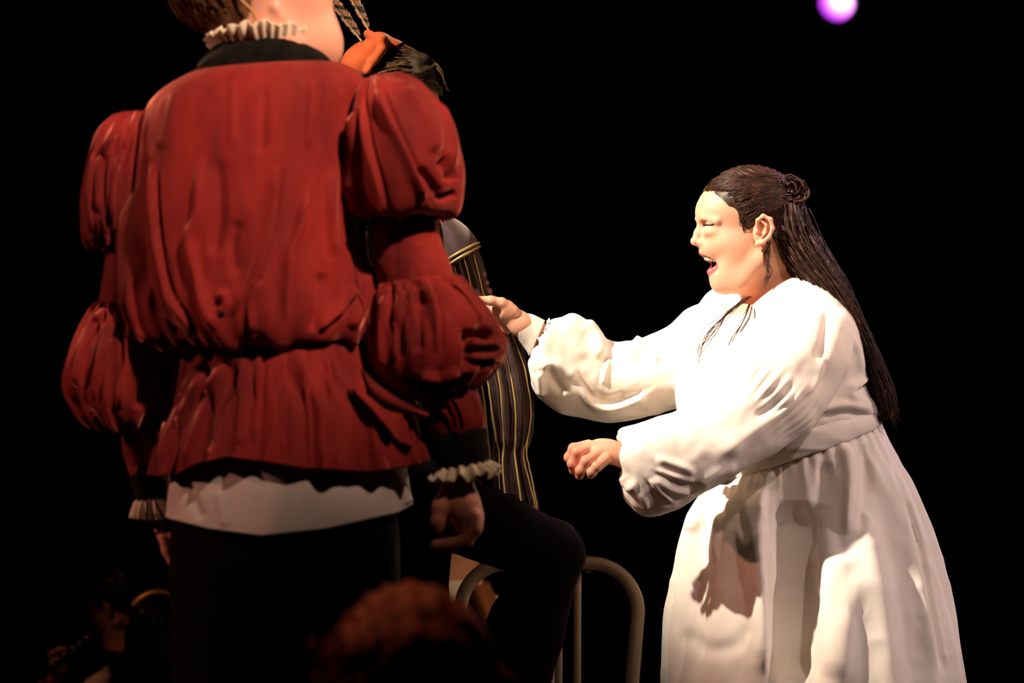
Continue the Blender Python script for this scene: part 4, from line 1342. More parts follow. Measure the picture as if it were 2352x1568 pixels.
vb.chain([(1032, 602, -20), (1085, 740, -22), (1160, 900, -24), (1172, 1010, -24), (1176, 1110, -28), (1180, 1160, -30)], [38, 32, 28, 24, 24, 20], k=12)
vb.chain([(812, 585, 40), (800, 830, 60), (850, 1020, 20), (868, 1064, 6)], [42, 38, 28, 26], k=12)
for q in range(4):
    vb.chain([(866, 1060, -12 + 12 * q), (880, 1100, -20 + 12 * q), (884, 1124, -24 + 12 * q)], [11, 10, 8], k=4)
vb.chain([(876, 1050, -14), (900, 1074, -30)], [12, 9], k=5)
Vv2, Qv2 = vb.mesh((690, 340, -200), (1200, 1160, 200), 8, 2)
Vv, Qv = join([(Vv1, Qv1), (Vv2, Qv2)])
Cv = np.tile(SKIN_F, (len(Vv), 1)); Cv[:len(Cv1)] = Cv1
part('body', (Vv, Qv), M['skin'], vman, VF, col=Cv)

# short swept hair
hc = np.array([880.0, 215.0, 10.0]); hr = np.array([122.0, 104.0, 96.0])
hv = Field()
hv.ell((878, 214, 10), (121, 103, 95), k=6)
hv.ell((950, 178, 0), (62, 58, 78), k=22)
hv.ell((1022, 300, 0), (88, 112, 190), k=6, sub=True)
hv.ell((910, 350, 0), (150, 84, 200), k=10, sub=True)
Vx, Qx = hv.mesh((740, 90, -120), (1030, 360, 140), 3.4, 2)
Vx = Vx + vnormals(Vx, Qx) * (2.0 * np.cos(0.30 * Vx[:, 1] + 0.1 * Vx[:, 2] + 6 * noise3(Vx, 0.014, 2)) + 1.8 * fbm(Vx, (0.02, 0.07, 0.06), 2, 4))[:, None]
vhair = part('hair', (Vx, Qx), M['hair_dark'], vman, VF)
hp_ = []
for i in range(360):
    a0 = random.uniform(-1.5, 1.3); x0 = random.uniform(850, 985)
    sg = math.sin(a0)
    L = random.uniform(40, 100)
    base = np.array([x0, 0, 0])
    pts = []
    for t in np.linspace(0, 1, 7):
        x = min(x0 + L * t, 1004 + 8 * t)
        q = (x - hc[0]) / (hr[0] + 14)
        rr = math.sqrt(max(0.03, 1 - min(q * q, 0.97)))
        aa = a0 * (1 - 0.1 * t)
        lift = 1.03 + 0.07 * math.sin(math.pi * t) + 0.02 * random.random()
        pts.append([x, hc[1] - (hr[1] + 2) * rr * math.cos(aa) * lift + 14 * t * t * (x0 > 900), hc[2] + hr[2] * rr * math.sin(aa) * lift])
    hp_.append(pts)
for i in range(7):
    hp_.append([(1000, 150 + 5 * i, -30), (1014, 168 + 5 * i, -34), (1018 + 2 * i, 190 + 4 * i, -34)])
part('hair_strands', strands(hp_, 2.4, 1.0, 12, 4, 0.4), M['hair_dark'], vhair, VF)
part('hair_highlights', strands([[np.array(q) + np.array([3, -1, -5]) for q in p] for p in hp_[::2]], 1.9, 0.7, 12, 4, 0.4), M['hair_light'], vhair, VF)

# soft orange cap with a rolled fold, two pheasant feathers
cp = Field()
cp.ell((838, 158, 0), (58, 66, 92), R=rotm('w', 32), k=8)
cp.ell((872, 108, 0), (34, 34, 78), k=18)
cp.ell((905, 112, 10), (26, 22, 66), k=14)
cp.chain([(848, 84, -50), (880, 100, -72), (882, 122, -80), (864, 150, -90), (850, 172, -92)], [11, 12, 10, 11, 9], k=7)
cp.ell((894, 196, 0), (70, 78, 120), k=5, sub=True)
Vc, Qc = cp.mesh((760, 55, -120), (950, 260, 120), 2.8, 3)
Vc = Vc + vnormals(Vc, Qc) * (1.6 * fbm(Vc, (0.03, 0.03, 0.02), 2, 7))[:, None]
cap = part('cap', (Vc, Qc), M['felt'], vman, VF, label='soft orange cap with a rolled fold')


def feather(root, tip, width, wv):
    root, tip = np.array(root, float), np.array(tip, float)
    bend = np.array([0.12 * (tip - root)[1], 0, 0])
    n = 60
    t = np.linspace(0, 1, n)
    C = root + (tip - root) * t[:, None] + (bend * (t * (1 - t))[:, None]) * 0.8
    q = part('feather', tube(C, np.linspace(2.6, 1.0, n), 6), M['quill'], cap, VF, label='brown barred pheasant feather')
    return C, q


m_, nt_, b_ = new_mat('barred_feather')
tc = nt_.nodes.new('ShaderNodeTexCoord'); wv_ = nt_.nodes.new('ShaderNodeTexWave'); wv_.wave_type = 'BANDS'; wv_.bands_direction = 'Z'
wv_.inputs['Scale'].default_value = 17; wv_.inputs['Distortion'].default_value = 7; wv_.inputs['Detail'].default_value = 2
rp_ = nt_.nodes.new('ShaderNodeValToRGB'); rp_.color_ramp.elements[0].position = 0.2; rp_.color_ramp.elements[1].position = 0.45
rp_.color_ramp.elements[0].color = (0.03, 0.012, 0.006, 1); rp_.color_ramp.elements[1].color = (0.34, 0.15, 0.06, 1)
nt_.links.new(tc.outputs['Object'], wv_.inputs['Vector']); nt_.links.new(wv_.outputs['Fac'], rp_.inputs['Fac']); nt_.links.new(rp_.outputs['Color'], b_.inputs['Base Color'])
setin(b_, Roughness=0.5)
M['feather'] = m_
M['quill'] = plain('quill', (0.55, 0.38, 0.22), 0.4)
for root, tip in (((834, 100, -40), (742, -26, -46)), ((852, 78, -34), (778, -70, -40))):
    C, q = feather(root, tip, 20, 0)
    T = np.gradient(C, axis=0); T /= np.linalg.norm(T, axis=1)[:, None]
    barbs = []
    for i in range(4, 58):
        for sd, wd in ((-1, 26), (1, 8)):
            for r in range(4):
                p0 = C[i] + T[i] * random.uniform(-1.4, 1.4)
                nr = np.array([-T[i, 1], T[i, 0], 0]) * sd * -1
                ww = wd * random.uniform(0.75, 1.1) * (0.6 + 0.4 * min(1, i / 14))
                e = p0 + nr * ww * 0.62 + T[i] * ww * (0.9 if sd < 0 else 1.0) + np.array([0, 0, random.uniform(-3, 3)])
                m2 = p0 + nr * ww * 0.42 + T[i] * ww * 0.3
                barbs.append([p0, m2, e])
    o = part('barbs', strands(barbs, 1.9, 0.5, 5, 4, 0.2), M['feather'], cap, VF)
    o['kind'] = 'stuff'

# doublet, wing, hanging sleeve
dt = Cloth([LR(820, 470, 985, 470, 0, 90), LR(775, 520, 1045, 512, 0, 125), LR(765, 620, 1070, 610, 0, 140), LR(785, 760, 1090, 750, 0, 140), LR(815, 880, 1128, 870, 0, 135), LR(840, 990, 1140, 985, 0, 130), LR(835, 1080, 1150, 1080, 0, 140)], 90, 180)
dt.disp(3 * fbm(dt.G, 0.015, 2, 5))
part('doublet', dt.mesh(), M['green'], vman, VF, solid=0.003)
for i, thd in enumerate((12, 22, 32, 42, 52, 62, 80, 100)):
    j = int(thd / 360 * dt.nt)
    P = dt.G[6:dt.ns - 2, j] + dt.normals()[6:dt.ns - 2, j] * 1.5
    part('doublet_braid', tube(P[::2], 2.6, 6, flat=0.6), M['gold' if i % 2 == 0 else 'red_braid'], vman, VF)
nc = Cloth([LR(820, 500, 985, 496, 0, 92), LR(832, 470, 968, 466, 5, 82), LR(838, 436, 956, 432, 8, 74), LR(834, 420, 960, 416, 8, 80)], 30, 90)
part('collar', nc.mesh(), M['mauve'], vman, VF, solid=0.003)
ar = Cloth([LR(770, 530, 850, 520, 36, 40), LR(748, 590, 862, 584, 40, 62), LR(744, 720, 850, 716, 48, 60), LR(750, 840, 852, 836, 58, 54), LR(786, 950, 880, 940, 36, 46), LR(816, 1020, 890, 1012, 20, 38)], 60, 80)
ar.disp(3 * np.cos(9 * ar.t) + 2 * fbm(ar.G, 0.02, 2, 5))
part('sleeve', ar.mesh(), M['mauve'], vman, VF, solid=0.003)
cl = Cloth([LR(985, 505, 1034, 495, -20, 40), LR(994, 528, 1064, 514, -20, 72), LR(1002, 576, 1088, 538, -20, 92), LR(1014, 612, 1100, 560, -20, 100), LR(1020, 628, 1100, 572, -20, 100), LR(1026, 624, 1090, 576, -20, 90)], 60, 160)
cl.disp(2 * fbm(cl.G, 0.02, 2, 3))
wing = part('shoulder_wing', cl.mesh(), M['mauve'], vman, VF, solid=0.006)
for r in (27, 32):
    P = cl.G[r, 2:60] + cl.normals()[r, 2:60] * 2
    part('braid', tube(P[::2], 2.8, 6), M['gold'], wing, VF)
hsV = Cloth([LR(1012, 585, 1088, 570, -20, 66), LR(1022, 640, 1108, 630, -20, 70), LR(1040, 690, 1126, 684, -24, 60), LR(1062, 730, 1168, 712, -22, 54), LR(1086, 790, 1192, 780, -22, 62),
             LR(1106, 860, 1210, 850, -24, 72), LR(1118, 930, 1220, 925, -24, 76), LR(1128, 1000, 1214, 998, -24, 66), LR(1132, 1036, 1203, 1036, -24, 54), LR(1130, 1090, 1214, 1090, -26, 60),
             LR(1130, 1150, 1228, 1145, -30, 66), LR(1134, 1190, 1232, 1185, -30, 66)], 220, 260)
S, T = hsV.s, hsV.t
hsV.disp(6.5 * np.cos(11 * T + 1.2 * np.sin(6 * S)) + 2.5 * np.cos(23 * T + 2 * np.sin(9 * S)) + 3 * fbm(hsV.G, (0.02, 0.008, 0.02), 3, 8) + 1.2 * ridged(hsV.G, (0.02, 0.06, 0.02), 9))
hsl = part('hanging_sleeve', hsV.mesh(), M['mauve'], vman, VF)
nv = hsV.normals()
NS_, NT_ = hsV.ns, hsV.nt
for thd in (14, 38, 74, 106, 130):
    j = int(thd / 360 * NT_)
    P = hsV.G[4:NS_ - 3, j] + nv[4:NS_ - 3, j] * 2.0
    part('braid', tube(P[::3], 2.2, 6), M['gold'], hsl, VF)
    P2 = hsV.G[4:NS_ - 3, (j + 5) % NT_] + nv[4:NS_ - 3, (j + 5) % NT_] * 2.2
    part('piping', tube(P2[::3], 2.6, 6), M['mauve'], hsl, VF)
ln = Cloth([LR(1060, 590, 1094, 582, 0, 30), LR(1082, 640, 1116, 632, 0, 32), LR(1094, 680, 1130, 672, 0, 30), LR(1130, 720, 1168, 716, 4, 26), LR(1160, 800, 1196, 796, 4, 30), LR(1176, 880, 1217, 874, 4, 34), LR(1180, 940, 1223, 936, 4, 34), LR(1176, 990, 1214, 990, 4, 28)], 120, 60)
ln.disp(3 * np.cos(ln.s * 95) + 3 * fbm(ln.G, 0.03, 2, 6))
part('sleeve_lining', ln.mesh(), M['copper'], vman, VF, solid=0.002)

# tights: standing leg, raised leg with the foot on the chair
tv = Field()
tv.ell((960, 1130, 0), (130, 120, 110), k=20)
tv.chain([(955, 1160, 40), (962, 1400, 50), (972, 1640, 55), (968, 1900, 60), (966, 2150, 60)], [86, 66, 56, 54, 36], k=24)
tv.chain([(1010, 1170, -10), (1140, 1206, -70), (1262, 1264, -110)], [88, 82, 72], k=24)
tv.ell((1264, 1262, -112), (74, 72, 70), k=20)
tv.chain([(1262, 1266, -110), (1205, 1440, -92), (1186, 1600, -80), (1178, 1660, -78)], [72, 88, 66, 46], k=18)
Vt, Qt = tv.mesh((820, 1000, -230), (1360, 2190, 220), 6.5, 3)
Vt = Vt + vnormals(Vt, Qt) * (2.5 * fbm(Vt, 0.02, 2, 15) + 3.0 * np.exp(-((Vt[:, 0] - 1190 + 0.9 * (Vt[:, 1] - 1250)) / 9) ** 2) * (np.abs(Vt[:, 1] - 1255) < 60))[:, None]
part('tights', (Vt, Qt), M['black_hose'], vman, VF)
for (u0, v0, w0, du, dw) in ((966, FLOOR_V, 60, 60, -60), (1180, 1694, -78, 92, -30)):
    sf = Field()
    sf.chain([(u0, v0 - 42, w0), (u0 + du * 0.6, v0 - 30, w0 + dw * 0.6), (u0 + du * 1.5, v0 - 24, w0 + dw * 1.5)], [42, 34, 26], k=18)
    Vs, Qs = sf.mesh((u0 - 70, v0 - 110, w0 - 170), (u0 + du * 1.5 + 60, v0, w0 + 90), 6, 2)
    part('shoe', (Vs, Qs), M['black_lining'], vman, VF)


# ================================================================== metal chair under the raised foot
CF = Fig(5.66)
chair = empty('chair', (float(CF.w([1262, 0, 0])[0]), 5.5, 0.0), 'brushed metal chair with curved tubular back behind the raised leg', 'chair')


def cw(u, v, w=0):
    return CF.w(np.array([u, v, w], float))


def rect_tube(P, hw, hd, n=None):
    """flattened tube along P: hw = half width in the picture plane, hd = half depth"""
    P = np.asarray(P, float)
    T = np.gradient(P, axis=0); T /= np.linalg.norm(T, axis=1)[:, None]
    B = np.array([0, 1.0, 0]) - T * T[:, 1:2]; B /= np.linalg.norm(B, axis=1)[:, None]
    A = np.cross(T, B)
    th = np.linspace(0, 2 * math.pi, 12, endpoint=False)
    c = np.sign(np.cos(th)) * np.abs(np.cos(th)) ** 0.22; s = np.sign(np.sin(th)) * np.abs(np.sin(th)) ** 0.22
    V = P[:, None] + hw * A[:, None] * c[None, :, None] + hd * B[:, None] * s[None, :, None]
    m = len(P)
    i = np.arange(m - 1)[:, None]; j = np.arange(12)[None]; j2 = (j + 1) % 12
    Q = np.stack([i * 12 + j, i * 12 + j2, (i + 1) * 12 + j2, (i + 1) * 12 + j], -1).reshape(-1, 4)
    V = V.reshape(-1, 3)
    fn = np.cross(V[Q[0, 1]] - V[Q[0, 0]], V[Q[0, 3]] - V[Q[0, 0]])
    if fn @ (V[Q[0]].mean(0) - P[0]) < 0:
        Q = Q[:, ::-1]
    V = np.concatenate([V, P[:1], P[-1:]]); a, b = len(V) - 2, len(V) - 1
    cap = [[a, k, (k + 1) % 12, a] for k in range(12)] + [[b, (m - 1) * 12 + (k + 1) % 12, (m - 1) * 12 + k, b] for k in range(12)]
    return V, np.concatenate([Q, np.array(cap)])


arc = []
uL, uR, vT, R_ = 1056, 1468, 1299, 112
for v in np.linspace(2000, vT + R_, 14):
    arc.append((uL - (v - 1400) * 0.0, v))
for a in np.linspace(180, 270, 14)[1:]:
    arc.append((uL + R_ + R_ * math.cos(math.radians(a)), vT + R_ + R_ * math.sin(math.radians(a))))
for a in np.linspace(270, 360, 14):
    arc.append((uR - R_ + R_ * math.cos(math.radians(a)), vT + R_ + R_ * math.sin(math.radians(a))))
for v in np.linspace(vT + R_, 2000, 14)[1:]:
    arc.append((uR - (v - 1411) * 0.09 * (v < 1700) - (26 if v >= 1700 else 0), v))
back = [cw(u, v, 10 + (1750 - min(v, 1750)) * 0.16) for u, v in arc]
part('back_frame', rect_tube(back, 0.0142, 0.010), M['metal'], chair)
for u in (1328, 1284, 1214, 1170):
    P = [cw(u + (u - 1262) * -0.04 * t, 1306 + t * (1745 - 1306), 10 + (1750 - (1306 + t * 440)) * 0.16) for t in np.linspace(0, 1, 8)]
    part('slat', rect_tube(P, 0.0078, 0.004), M['metal'], chair)
part('top_bracket', rect_tube([cw(1318, 1320, 84), cw(1345, 1320, 84), cw(1372, 1317, 84)], 0.006, 0.008), M['dark_metal'], chair)
part('lower_rail', rect_tube([cw(1060, 1680, 22), cw(1262, 1684, 22), cw(1444, 1680, 22)], 0.010, 0.008), M['metal'], chair)
zs = 0.435
xc = float(cw(1262, 0)[0]); yb = 5.66
# seat pan
sx, sy = 0.205, 0.20
gu = np.linspace(-1, 1, 25)
Gx, Gy = np.meshgrid(gu, gu, indexing='ij')
rr = (Gx ** 4 + Gy ** 4) ** 0.25
sc = np.where(rr > 1, 1 / rr, 1)
Gz = -0.018 * (1 - np.clip(Gx ** 2 + Gy ** 2, 0, 1))
top = np.stack([xc + Gx * sc * sx, yb - 0.21 + Gy * sc * sy, zs + Gz], -1).reshape(-1, 3)
bot = top - np.array([0, 0, 0.022])
n_ = 25
i = np.arange(n_ - 1)[:, None]; j = np.arange(n_ - 1)[None]
q = np.stack([i * n_ + j, (i + 1) * n_ + j, (i + 1) * n_ + j + 1, i * n_ + j + 1], -1).reshape(-1, 4)
ring = [(a, 0) for a in range(n_)] + [(n_ - 1, b) for b in range(1, n_)] + [(a, n_ - 1) for a in range(n_ - 2, -1, -1)] + [(0, b) for b in range(n_ - 2, 0, -1)]
rim = [[ring[a][0] * n_ + ring[a][1], ring[a][0] * n_ + ring[a][1] + n_ * n_, ring[(a + 1) % len(ring)][0] * n_ + ring[(a + 1) % len(ring)][1] + n_ * n_, ring[(a + 1) % len(ring)][0] * n_ + ring[(a + 1) % len(ring)][1]] for a in range(len(ring))]
part('seat', (np.concatenate([top, bot]), np.concatenate([q, q[:, ::-1] + n_ * n_, np.array(rim)])), M['metal'], chair)
for sx_ in (-1, 1):
    x0 = xc + sx_ * 0.165
    part('leg', rect_tube([(x0, yb - 0.36, zs - 0.02), (x0 + sx_ * 0.012, yb - 0.375, 0.2), (x0 + sx_ * 0.02, yb - 0.39, 0.0)], 0.012, 0.010), M['metal'], chair)
    part('leg', rect_tube([(xc + sx_ * 0.172, yb + 0.005, 0.24), (xc + sx_ * 0.176, yb + 0.02, 0.12), (xc + sx_ * 0.182, yb + 0.035, 0.0)], 0.012, 0.010), M['metal'], chair)
    part('stretcher', rect_tube([(x0 + sx_ * 0.012, yb - 0.37, 0.22), (x0 + sx_ * 0.01, yb - 0.18, 0.22), (xc + sx_ * 0.175, yb + 0.01, 0.22)], 0.008, 0.006), M['metal'], chair)

# ================================================================== violet stage lantern
LD = 12.0
LFg = Fig(LD)
lc = LFg.w(np.array([1922.0, 8.0, 0]))
lamp = empty('stage_light', tuple(lc), 'round stage light glowing violet high above the stage', 'stage light')


def lathe(prof, n=40):
    prof = np.array(prof, float)
    th = np.linspace(0, 2 * math.pi, n, endpoint=False)
    V = np.stack([prof[:, None, 0] * np.cos(th), prof[:, None, 1] * np.ones(n), prof[:, None, 0] * np.sin(th)], -1).reshape(-1, 3)
    m = len(prof)
    i = np.arange(m - 1)[:, None]; j = np.arange(n)[None]; j2 = (j + 1) % n
    return V, np.stack([i * n + j, i * n + j2, (i + 1) * n + j2, (i + 1) * n + j], -1).reshape(-1, 4)


Vl_, Ql_ = lathe([(0.001, 0.36), (0.07, 0.36), (0.085, 0.30), (0.088, 0.05), (0.094, 0.03), (0.094, -0.06), (0.086, -0.06), (0.084, 0.02), (0.078, 0.03)])
part('housing', (Vl_ + lc, Ql_), M['dark_metal'], lamp)
Vl_, Ql_ = lathe([(0.0795, 0.0), (0.076, -0.006), (0.05, -0.014), (0.02, -0.018), (0.0008, -0.019)])
m_, nt_, b_ = new_mat('violet_lens')
tc = nt_.nodes.new('ShaderNodeTexCoord'); sp_ = nt_.nodes.new('ShaderNodeVectorMath'); sp_.operation = 'DISTANCE'
sp_.inputs[1].default_value = (0.018, -0.02, 0.014)
rp_ = nt_.nodes.new('ShaderNodeValToRGB')
e = rp_.color_ramp.elements
e[0].position = 0.0; e[0].color = (1, 1, 1, 1)
e[1].position = 1.0; e[1].color = (0.20, 0.01, 0.40, 1)
for ps, cc in ((0.36, (1, 0.95, 1, 1)), (0.55, (0.95, 0.30, 1.0, 1)), (0.78, (0.42, 0.04, 0.62, 1))):
    x = e.new(ps); x.color = cc
mr = nt_.nodes.new('ShaderNodeMapRange'); mr.inputs[2].default_value = 0.105
nt_.links.new(tc.outputs['Object'], sp_.inputs[0]); nt_.links.new(sp_.outputs['Value'], mr.inputs[0]); nt_.links.new(mr.outputs[0], rp_.inputs['Fac'])
nt_.links.new(rp_.outputs['Color'], b_.inputs['Emission Color']); b_.inputs['Emission Strength'].default_value = 1.6
b_.inputs['Base Color'].default_value = (0.1, 0.02, 0.15, 1)
part('lens', (Vl_ + lc, Ql_), m_, lamp)
yk = [(lc[0] - 0.11, lc[1] + 0.1, lc[2]), (lc[0] - 0.11, lc[1] + 0.1, lc[2] + 0.14), (lc[0] - 0.06, lc[1] + 0.1, lc[2] + 0.19), (lc[0] + 0.06, lc[1] + 0.1, lc[2] + 0.19), (lc[0] + 0.11, lc[1] + 0.1, lc[2] + 0.14), (lc[0] + 0.11, lc[1] + 0.1, lc[2])]
part('yoke', tube(np.array(yk), 0.012, 8, 40), M['dark_metal'], lamp)
part('hanger', tube(np.array([(lc[0], lc[1] + 0.1, lc[2] + 0.18), (lc[0], lc[1] + 0.1, 3.6), (lc[0], lc[1] + 0.1, 7.0)]), 0.014, 8, 6), M['dark_metal'], lamp)
# small bracket of a dark lantern catching light, far upper left
gc = LFg.w(np.array([86.0, 34.0, 0]))
dk = empty('stage_light', tuple(gc), 'dark unlit stage light with a tiny grey glint, far upper left', 'stage light')
part('clamp', (lambda a: (a[0] + gc, a[1]))(lathe([(0.001, -0.03), (0.006, -0.028), (0.012, 0.0), (0.013, 0.02), (0.001, 0.03)], 20)), M['silver'], dk)
part('housing', (lambda a: (a[0] + gc + np.array([-0.05, 0.14, 0.09]), a[1]))(lathe([(0.001, 0.2), (0.08, 0.2), (0.09, 0.1), (0.09, -0.1), (0.08, -0.1), (0.075, 0.05), (0.001, 0.06)], 32)), M['dark_metal'], dk)
part('hanger', tube(np.array([gc + np.array([-0.05, 0.14, 0.17]), gc + np.array([-0.05, 0.14, 1.5]), np.array([gc[0] - 0.05, gc[1] + 0.14, 7.0])]), 0.014, 8, 6), M['dark_metal'], dk)

# ================================================================== people off the stage
HOUSE = -0.45


def seated(fig, label, head_c, sc, yaw, roll, hairm, top_mat, skin, lean=0.0, facing=(0, -1), mouth=False, hair_long=True, pitch=0):
    """a seated onlooker: head, torso, arms in the lap, bent legs with the feet on the house floor. units: figure space"""
    S = 1 / fig.s
    base = fig.w(np.array(head_c, float))
    root = empty('person', (float(base[0]), float(base[1]), HOUSE), label, 'person')
    f = Field(); head_field(f, False, False)
    V1, Q1 = f.mesh((1560, 360, -125), (1860, 690, 125), 5.0, 2)
    C1 = head_color(V1, skin, mouth=False)
    V1 = xf(V1, scale=sc, yaw=yaw, roll=roll, pitch=pitch, to=head_c)
    hc_ = np.array(head_c, float)
    m = S            # figure units per metre
    fx, fw = facing
    b = Field()
    nk = hc_ + np.array([-0.03 * m * fx, 0.13 * m, -0.03 * m * fw])
    ch = nk + np.array([-0.02 * m * fx - lean * 0.1 * m, 0.24 * m, 0.02 * m])
    hip = np.array([ch[0] - lean * 0.2 * m - fx * 0.06 * m, 784 + (1.2 - HOUSE - 0.50) * m, hc_[2] - fw * 0.1 * m])
    b.chain([hc_ + np.array([0, 0.05 * m, 0]), nk, ch], [0.055 * m, 0.055 * m, 0.09 * m], k=0.03 * m)
    b.ell(ch, (0.15 * m, 0.19 * m, 0.11 * m), k=0.05 * m)
    b.chain([ch, hip], [0.13 * m, 0.15 * m], k=0.06 * m)
    side = np.array([-fw, 0, fx], float)
    fwd = np.array([fx, 0, fw], float)
    flo = 784 + (1.2 - HOUSE) * m
    cl = Field()
    cl.ell(ch, (0.165 * m, 0.20 * m, 0.125 * m), k=0.05 * m)
    cl.chain([nk + np.array([0, 0.035 * m, 0]), ch], [0.068 * m, 0.12 * m], k=0.03 * m)
    cl.chain([ch, hip], [0.145 * m, 0.165 * m], k=0.06 * m)
    lg = Field()
    for s_ in (-1, 1):
        sh_ = ch + side * s_ * 0.17 * m + np.array([0, -0.09 * m, 0])
        el = sh_ + side * s_ * 0.05 * m + fwd * 0.05 * m + np.array([0, 0.28 * m, 0])
        wr = el + fwd * 0.20 * m - side * s_ * 0.10 * m + np.array([0, 0.06 * m, 0])
        cl.chain([ch + np.array([0, -0.12 * m, 0]), sh_, el, wr], [0.06 * m, 0.065 * m, 0.05 * m, 0.036 * m], k=0.04 * m)
        b.chain([ch + np.array([0, -0.10 * m, 0]), sh_, el], [0.05 * m, 0.045 * m, 0.036 * m], k=0.02 * m)
        b.chain([el, wr, wr + fwd * 0.08 * m], [0.036 * m, 0.028 * m, 0.03 * m], k=0.02 * m)
        kn_ = hip + side * s_ * 0.10 * m + fwd * 0.40 * m + np.array([0, 0.0, 0])
        ft_ = np.array([kn_[0], flo - 0.05 * m, kn_[2]])
        lg.chain([hip + side * s_ * 0.09 * m, kn_, ft_], [0.10 * m, 0.07 * m, 0.045 * m], k=0.03 * m)
        lg.cone(ft_, ft_ + fwd * 0.15 * m, 0.045 * m, 0.035 * m, k=0.02 * m)
    ext = 0.62 * m
    V2, Q2 = b.mesh((hc_[0] - ext, hc_[1] - 0.05 * m, hc_[2] - ext), (hc_[0] + ext, hip[1] + 0.25 * m, hc_[2] + ext), 0.016 * m, 2)
    V, Q = join([(V1, Q1), (V2, Q2)])
    C = np.tile(skin, (len(V), 1)); C[:len(C1)] = C1
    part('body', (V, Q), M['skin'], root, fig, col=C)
    V3, Q3 = cl.mesh((hc_[0] - ext, hc_[1] + 0.05 * m, hc_[2] - ext), (hc_[0] + ext, hip[1] + 0.25 * m, hc_[2] + ext), 0.014 * m, 2)
    V3 = V3 + vnormals(V3, Q3) * (0.006 * m * fbm(V3, 12.0 / m, 3, int(hc_[0])))[:, None]
    part('top', (V3, Q3), top_mat, root, fig)
    V4, Q4 = lg.mesh((hip[0] - 0.8 * m, hip[1] - 0.2 * m, hip[2] - 0.8 * m), (hip[0] + 0.8 * m, flo, hip[2] + 0.8 * m), 0.018 * m, 2)
    part('trousers', (V4, Q4), M['dark_cloth'], root, fig)
    h = Field()
    h.ell((1728, 474, 0), (116, 100, 96), k=6)
    h.ell((1672, 462, 0), (68, 50, 78), k=16)
    if hair_long:
        h.chain([(1770, 500, 70), (1780, 640, 78), (1776, 740, 74)], [44, 40, 26], k=20)
        h.chain([(1770, 500, -70), (1780, 640, -78), (1776, 740, -74)], [44, 40, 26], k=20)
        h.ell((1795, 600, 0), (56, 130, 86), k=20)
    h.ell((1592, 560, 0), (104, 116, 190), k=5, sub=True)
    h.ell((1690, 620, 0), (86, 104, 62 if hair_long else 160), k=8, sub=True)
    V5, Q5 = h.mesh((1590, 350, -150), (1880, 790, 150), 5.5, 2)
    V5 = V5 + vnormals(V5, Q5) * (2.5 * np.cos(0.22 * V5[:, 2] + 0.1 * V5[:, 1] + 6 * noise3(V5, 0.012, 3)) + 3 * fbm(V5, (0.05, 0.012, 0.05), 2, 2))[:, None]
    part('hair', (xf(V5, scale=sc, yaw=yaw, roll=roll, pitch=pitch, to=head_c), Q5), hairm, root, fig)
    return root, nk, ch, m


# onlooker in the front row, back of the head to us
FG = Fig(2.6)
r_, nk, ch, m = seated(FG, 'person in the front row, blurred auburn head seen from behind', (945, 1655, 0), 2.05, -90, 0, M['hair_red'], M['dark_cloth'], SKIN_M, facing=(0, 1))
hsp = []
for i in range(420):
    a = random.uniform(0, 6.28); el = random.uniform(0.05, 1.5)
    d = np.array([math.cos(a) * math.cos(el), -math.sin(el), math.sin(a) * math.cos(el)])
    c0 = np.array([945, 1622, -20]); R0 = np.array([206, 206, 228]) * random.uniform(1.0, 1.08)
    pts = []
    for t in np.linspace(0, 1, 6):
        dd = d + np.array([0.5 * math.cos(a) * t, 0.9 * t, 0.5 * math.sin(a) * t]); dd /= np.linalg.norm(dd)
        pts.append(c0 + dd * R0)
    hsp.append(pts)
for i in range(60):
    s0 = np.array([800 + random.gauss(0, 14), 1470 + random.gauss(0, 12), -60 + random.gauss(0, 30)])
    hsp.append([s0 + np.array([50, 20, 0]), s0, s0 + np.array([-36 + random.gauss(0, 8), 40, 0]), s0 + np.array([-46 + random.gauss(0, 14), 130 + random.gauss(0, 20), 0])])
for i in range(14):
    s0 = np.array([812, 1478, -60.0])
    hsp.append([s0, s0 + np.array([-24, -16, 0]), s0 + np.array([-44, -30 + random.gauss(0, 8), random.gauss(0, 10)])])
for i in range(10):
    s0 = np.array([800, 1480, -60.0])
    hsp.append([s0, s0 + np.array([-40, -6, 0]), s0 + np.array([-84, -14 + random.gauss(0, 8), random.gauss(0, 10)])])
part('loose_strands', strands(hsp, 3.6, 1.6, 10, 4, 0.4), M['hair_red'], r_, FG)

# wind player at the left, bent over a black clarinet
MG = Fig(8.3)
r_, nk, ch, m = seated(MG, 'person in dark clothes playing a black clarinet, dim at lower left', (268, 1384, 0), 0.60, 28, -22, M['hair_black'], M['dark_cloth'], SKIN_M * 0.9, facing=(-0.8, -0.6), hair_long=False)
hd = Field()
hd.ell((152, 1512, -130), (20, 26, 20), R=rotm('w', 20), k=6)
for q in range(4):
    hd.chain([(146 + 4 * q, 1500 - 2 * q, -136 + 12 * q), (140 + 5 * q, 1486 - 3 * q, -146 + 12 * q), (152 + 5 * q, 1478, -150 + 12 * q)], [7, 6, 5], k=3)
hd.chain([(160, 1520, -130), (140, 1545, -110), (118, 1556, -80)], [16, 15, 18], k=8)
Vh_, Qh_ = hd.mesh((90, 1460, -170), (190, 1590, -60), 2.8, 2)
part('hand', (Vh_, Qh_), M['skin'], r_, MG, col=np.tile(SKIN_M * 0.9, (len(Vh_), 1)))
shs = Cloth([LR(196, 1560, 250, 1530, -90, 30), LR(180, 1590, 256, 1560, -90, 36), LR(170, 1640, 256, 1620, -80, 40)], 30, 60)
shs.disp(3 * fbm(shs.G, 0.03, 2, 4))
part('shirt_cuff', shs.mesh(), M['shirt'], r_, MG, solid=0.004)
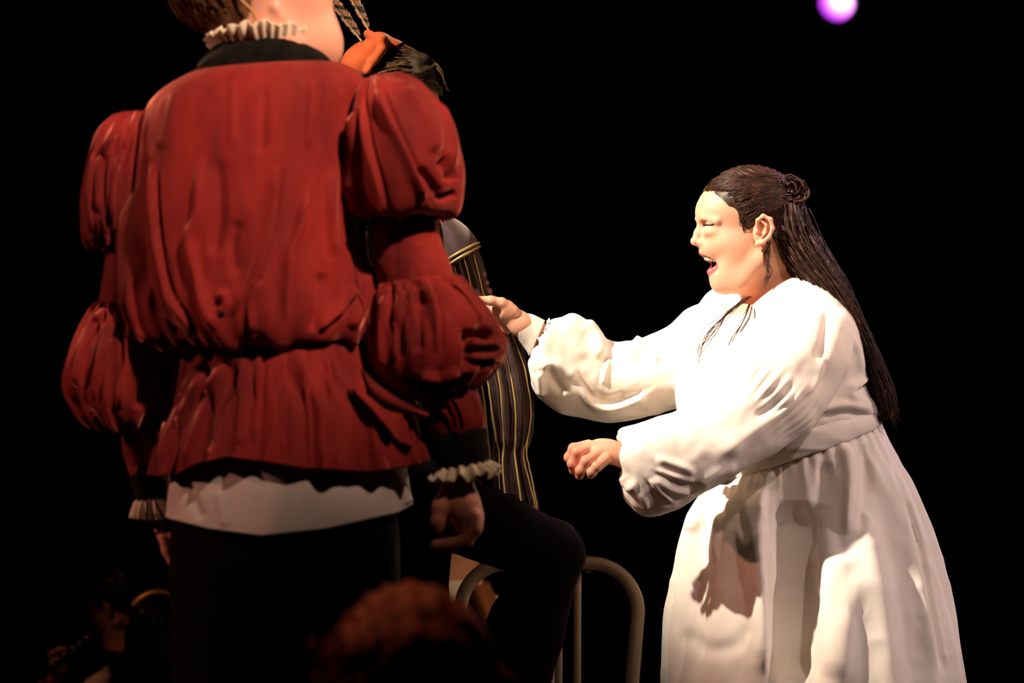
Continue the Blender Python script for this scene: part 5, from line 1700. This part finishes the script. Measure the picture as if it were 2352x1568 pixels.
clar = empty('clarinet', tuple(MG.w(np.array([190.0, 1480, -128]))), 'slim black clarinet held by the player at lower left', 'clarinet')
A, B = np.array([254, 1432, -96.0]), np.array([120, 1530, -170.0])
rsn = np.interp(np.linspace(0, 1, 40), [0, 0.1, 0.14, 0.85, 0.92, 1], [3, 5.5, 7.5, 8, 11, 20])
part('barrel', tube(A + (B - A) * np.linspace(0, 1, 40)[:, None], rsn, 14), M['clarinet'], clar, MG)
for t in (0.25, 0.36, 0.47, 0.6, 0.7, 0.8):
    p = A + (B - A) * t + np.array([-3, -6, -6])
    part('key', sphere_mesh(p, (5, 3, 5), 8), M['silver'], clar, MG)
# listener beside
NG = Fig(6.9)
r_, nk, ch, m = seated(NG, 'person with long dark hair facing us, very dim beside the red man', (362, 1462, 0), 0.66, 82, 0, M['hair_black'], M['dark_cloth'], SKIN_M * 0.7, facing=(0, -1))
bd_ = [NG.w(np.array(xf(np.array([[1700.0, 478 - 101 * math.cos(a), 97 * math.sin(a)]]), scale=0.66, yaw=82, to=(362, 1462, 0))[0])) for a in np.linspace(-1.0, 1.0, 24)]
part('hair_band', tube(np.array(bd_), 0.012, 8), M['band'] if 'band' in M else M['gold'], r_)

# seated man in a white shirt behind the chair
BG = Fig(7.0)
r_, nk, ch, m = seated(BG, 'person in white shirt and brown waistcoat seated behind the metal chair', (1046, 1196, 0), 0.78, 86, 0, M['hair_black'], M['shirt'], SKIN_M, facing=(0, -1), hair_long=False)
for sg, pts in ((1, [(1090, 1335), (1118, 1400), (1140, 1470), (1142, 1600)]), (-1, [(1006, 1345), (986, 1400), (966, 1470), (964, 1600)])):
    c = Cloth([LR(p[0] - 20, p[1], p[0] + 34 * 1, p[1] + 2, -40 - 60 * min(1, q * 0.6), 60) if sg > 0 else LR(p[0] - 34, p[1], p[0] + 20, p[1], -40 - 60 * min(1, q * 0.6), 60) for q, p in enumerate(pts)], 40, 40)
    part('waistcoat_front', c.mesh(), M['brown_cloth'], r_, BG)
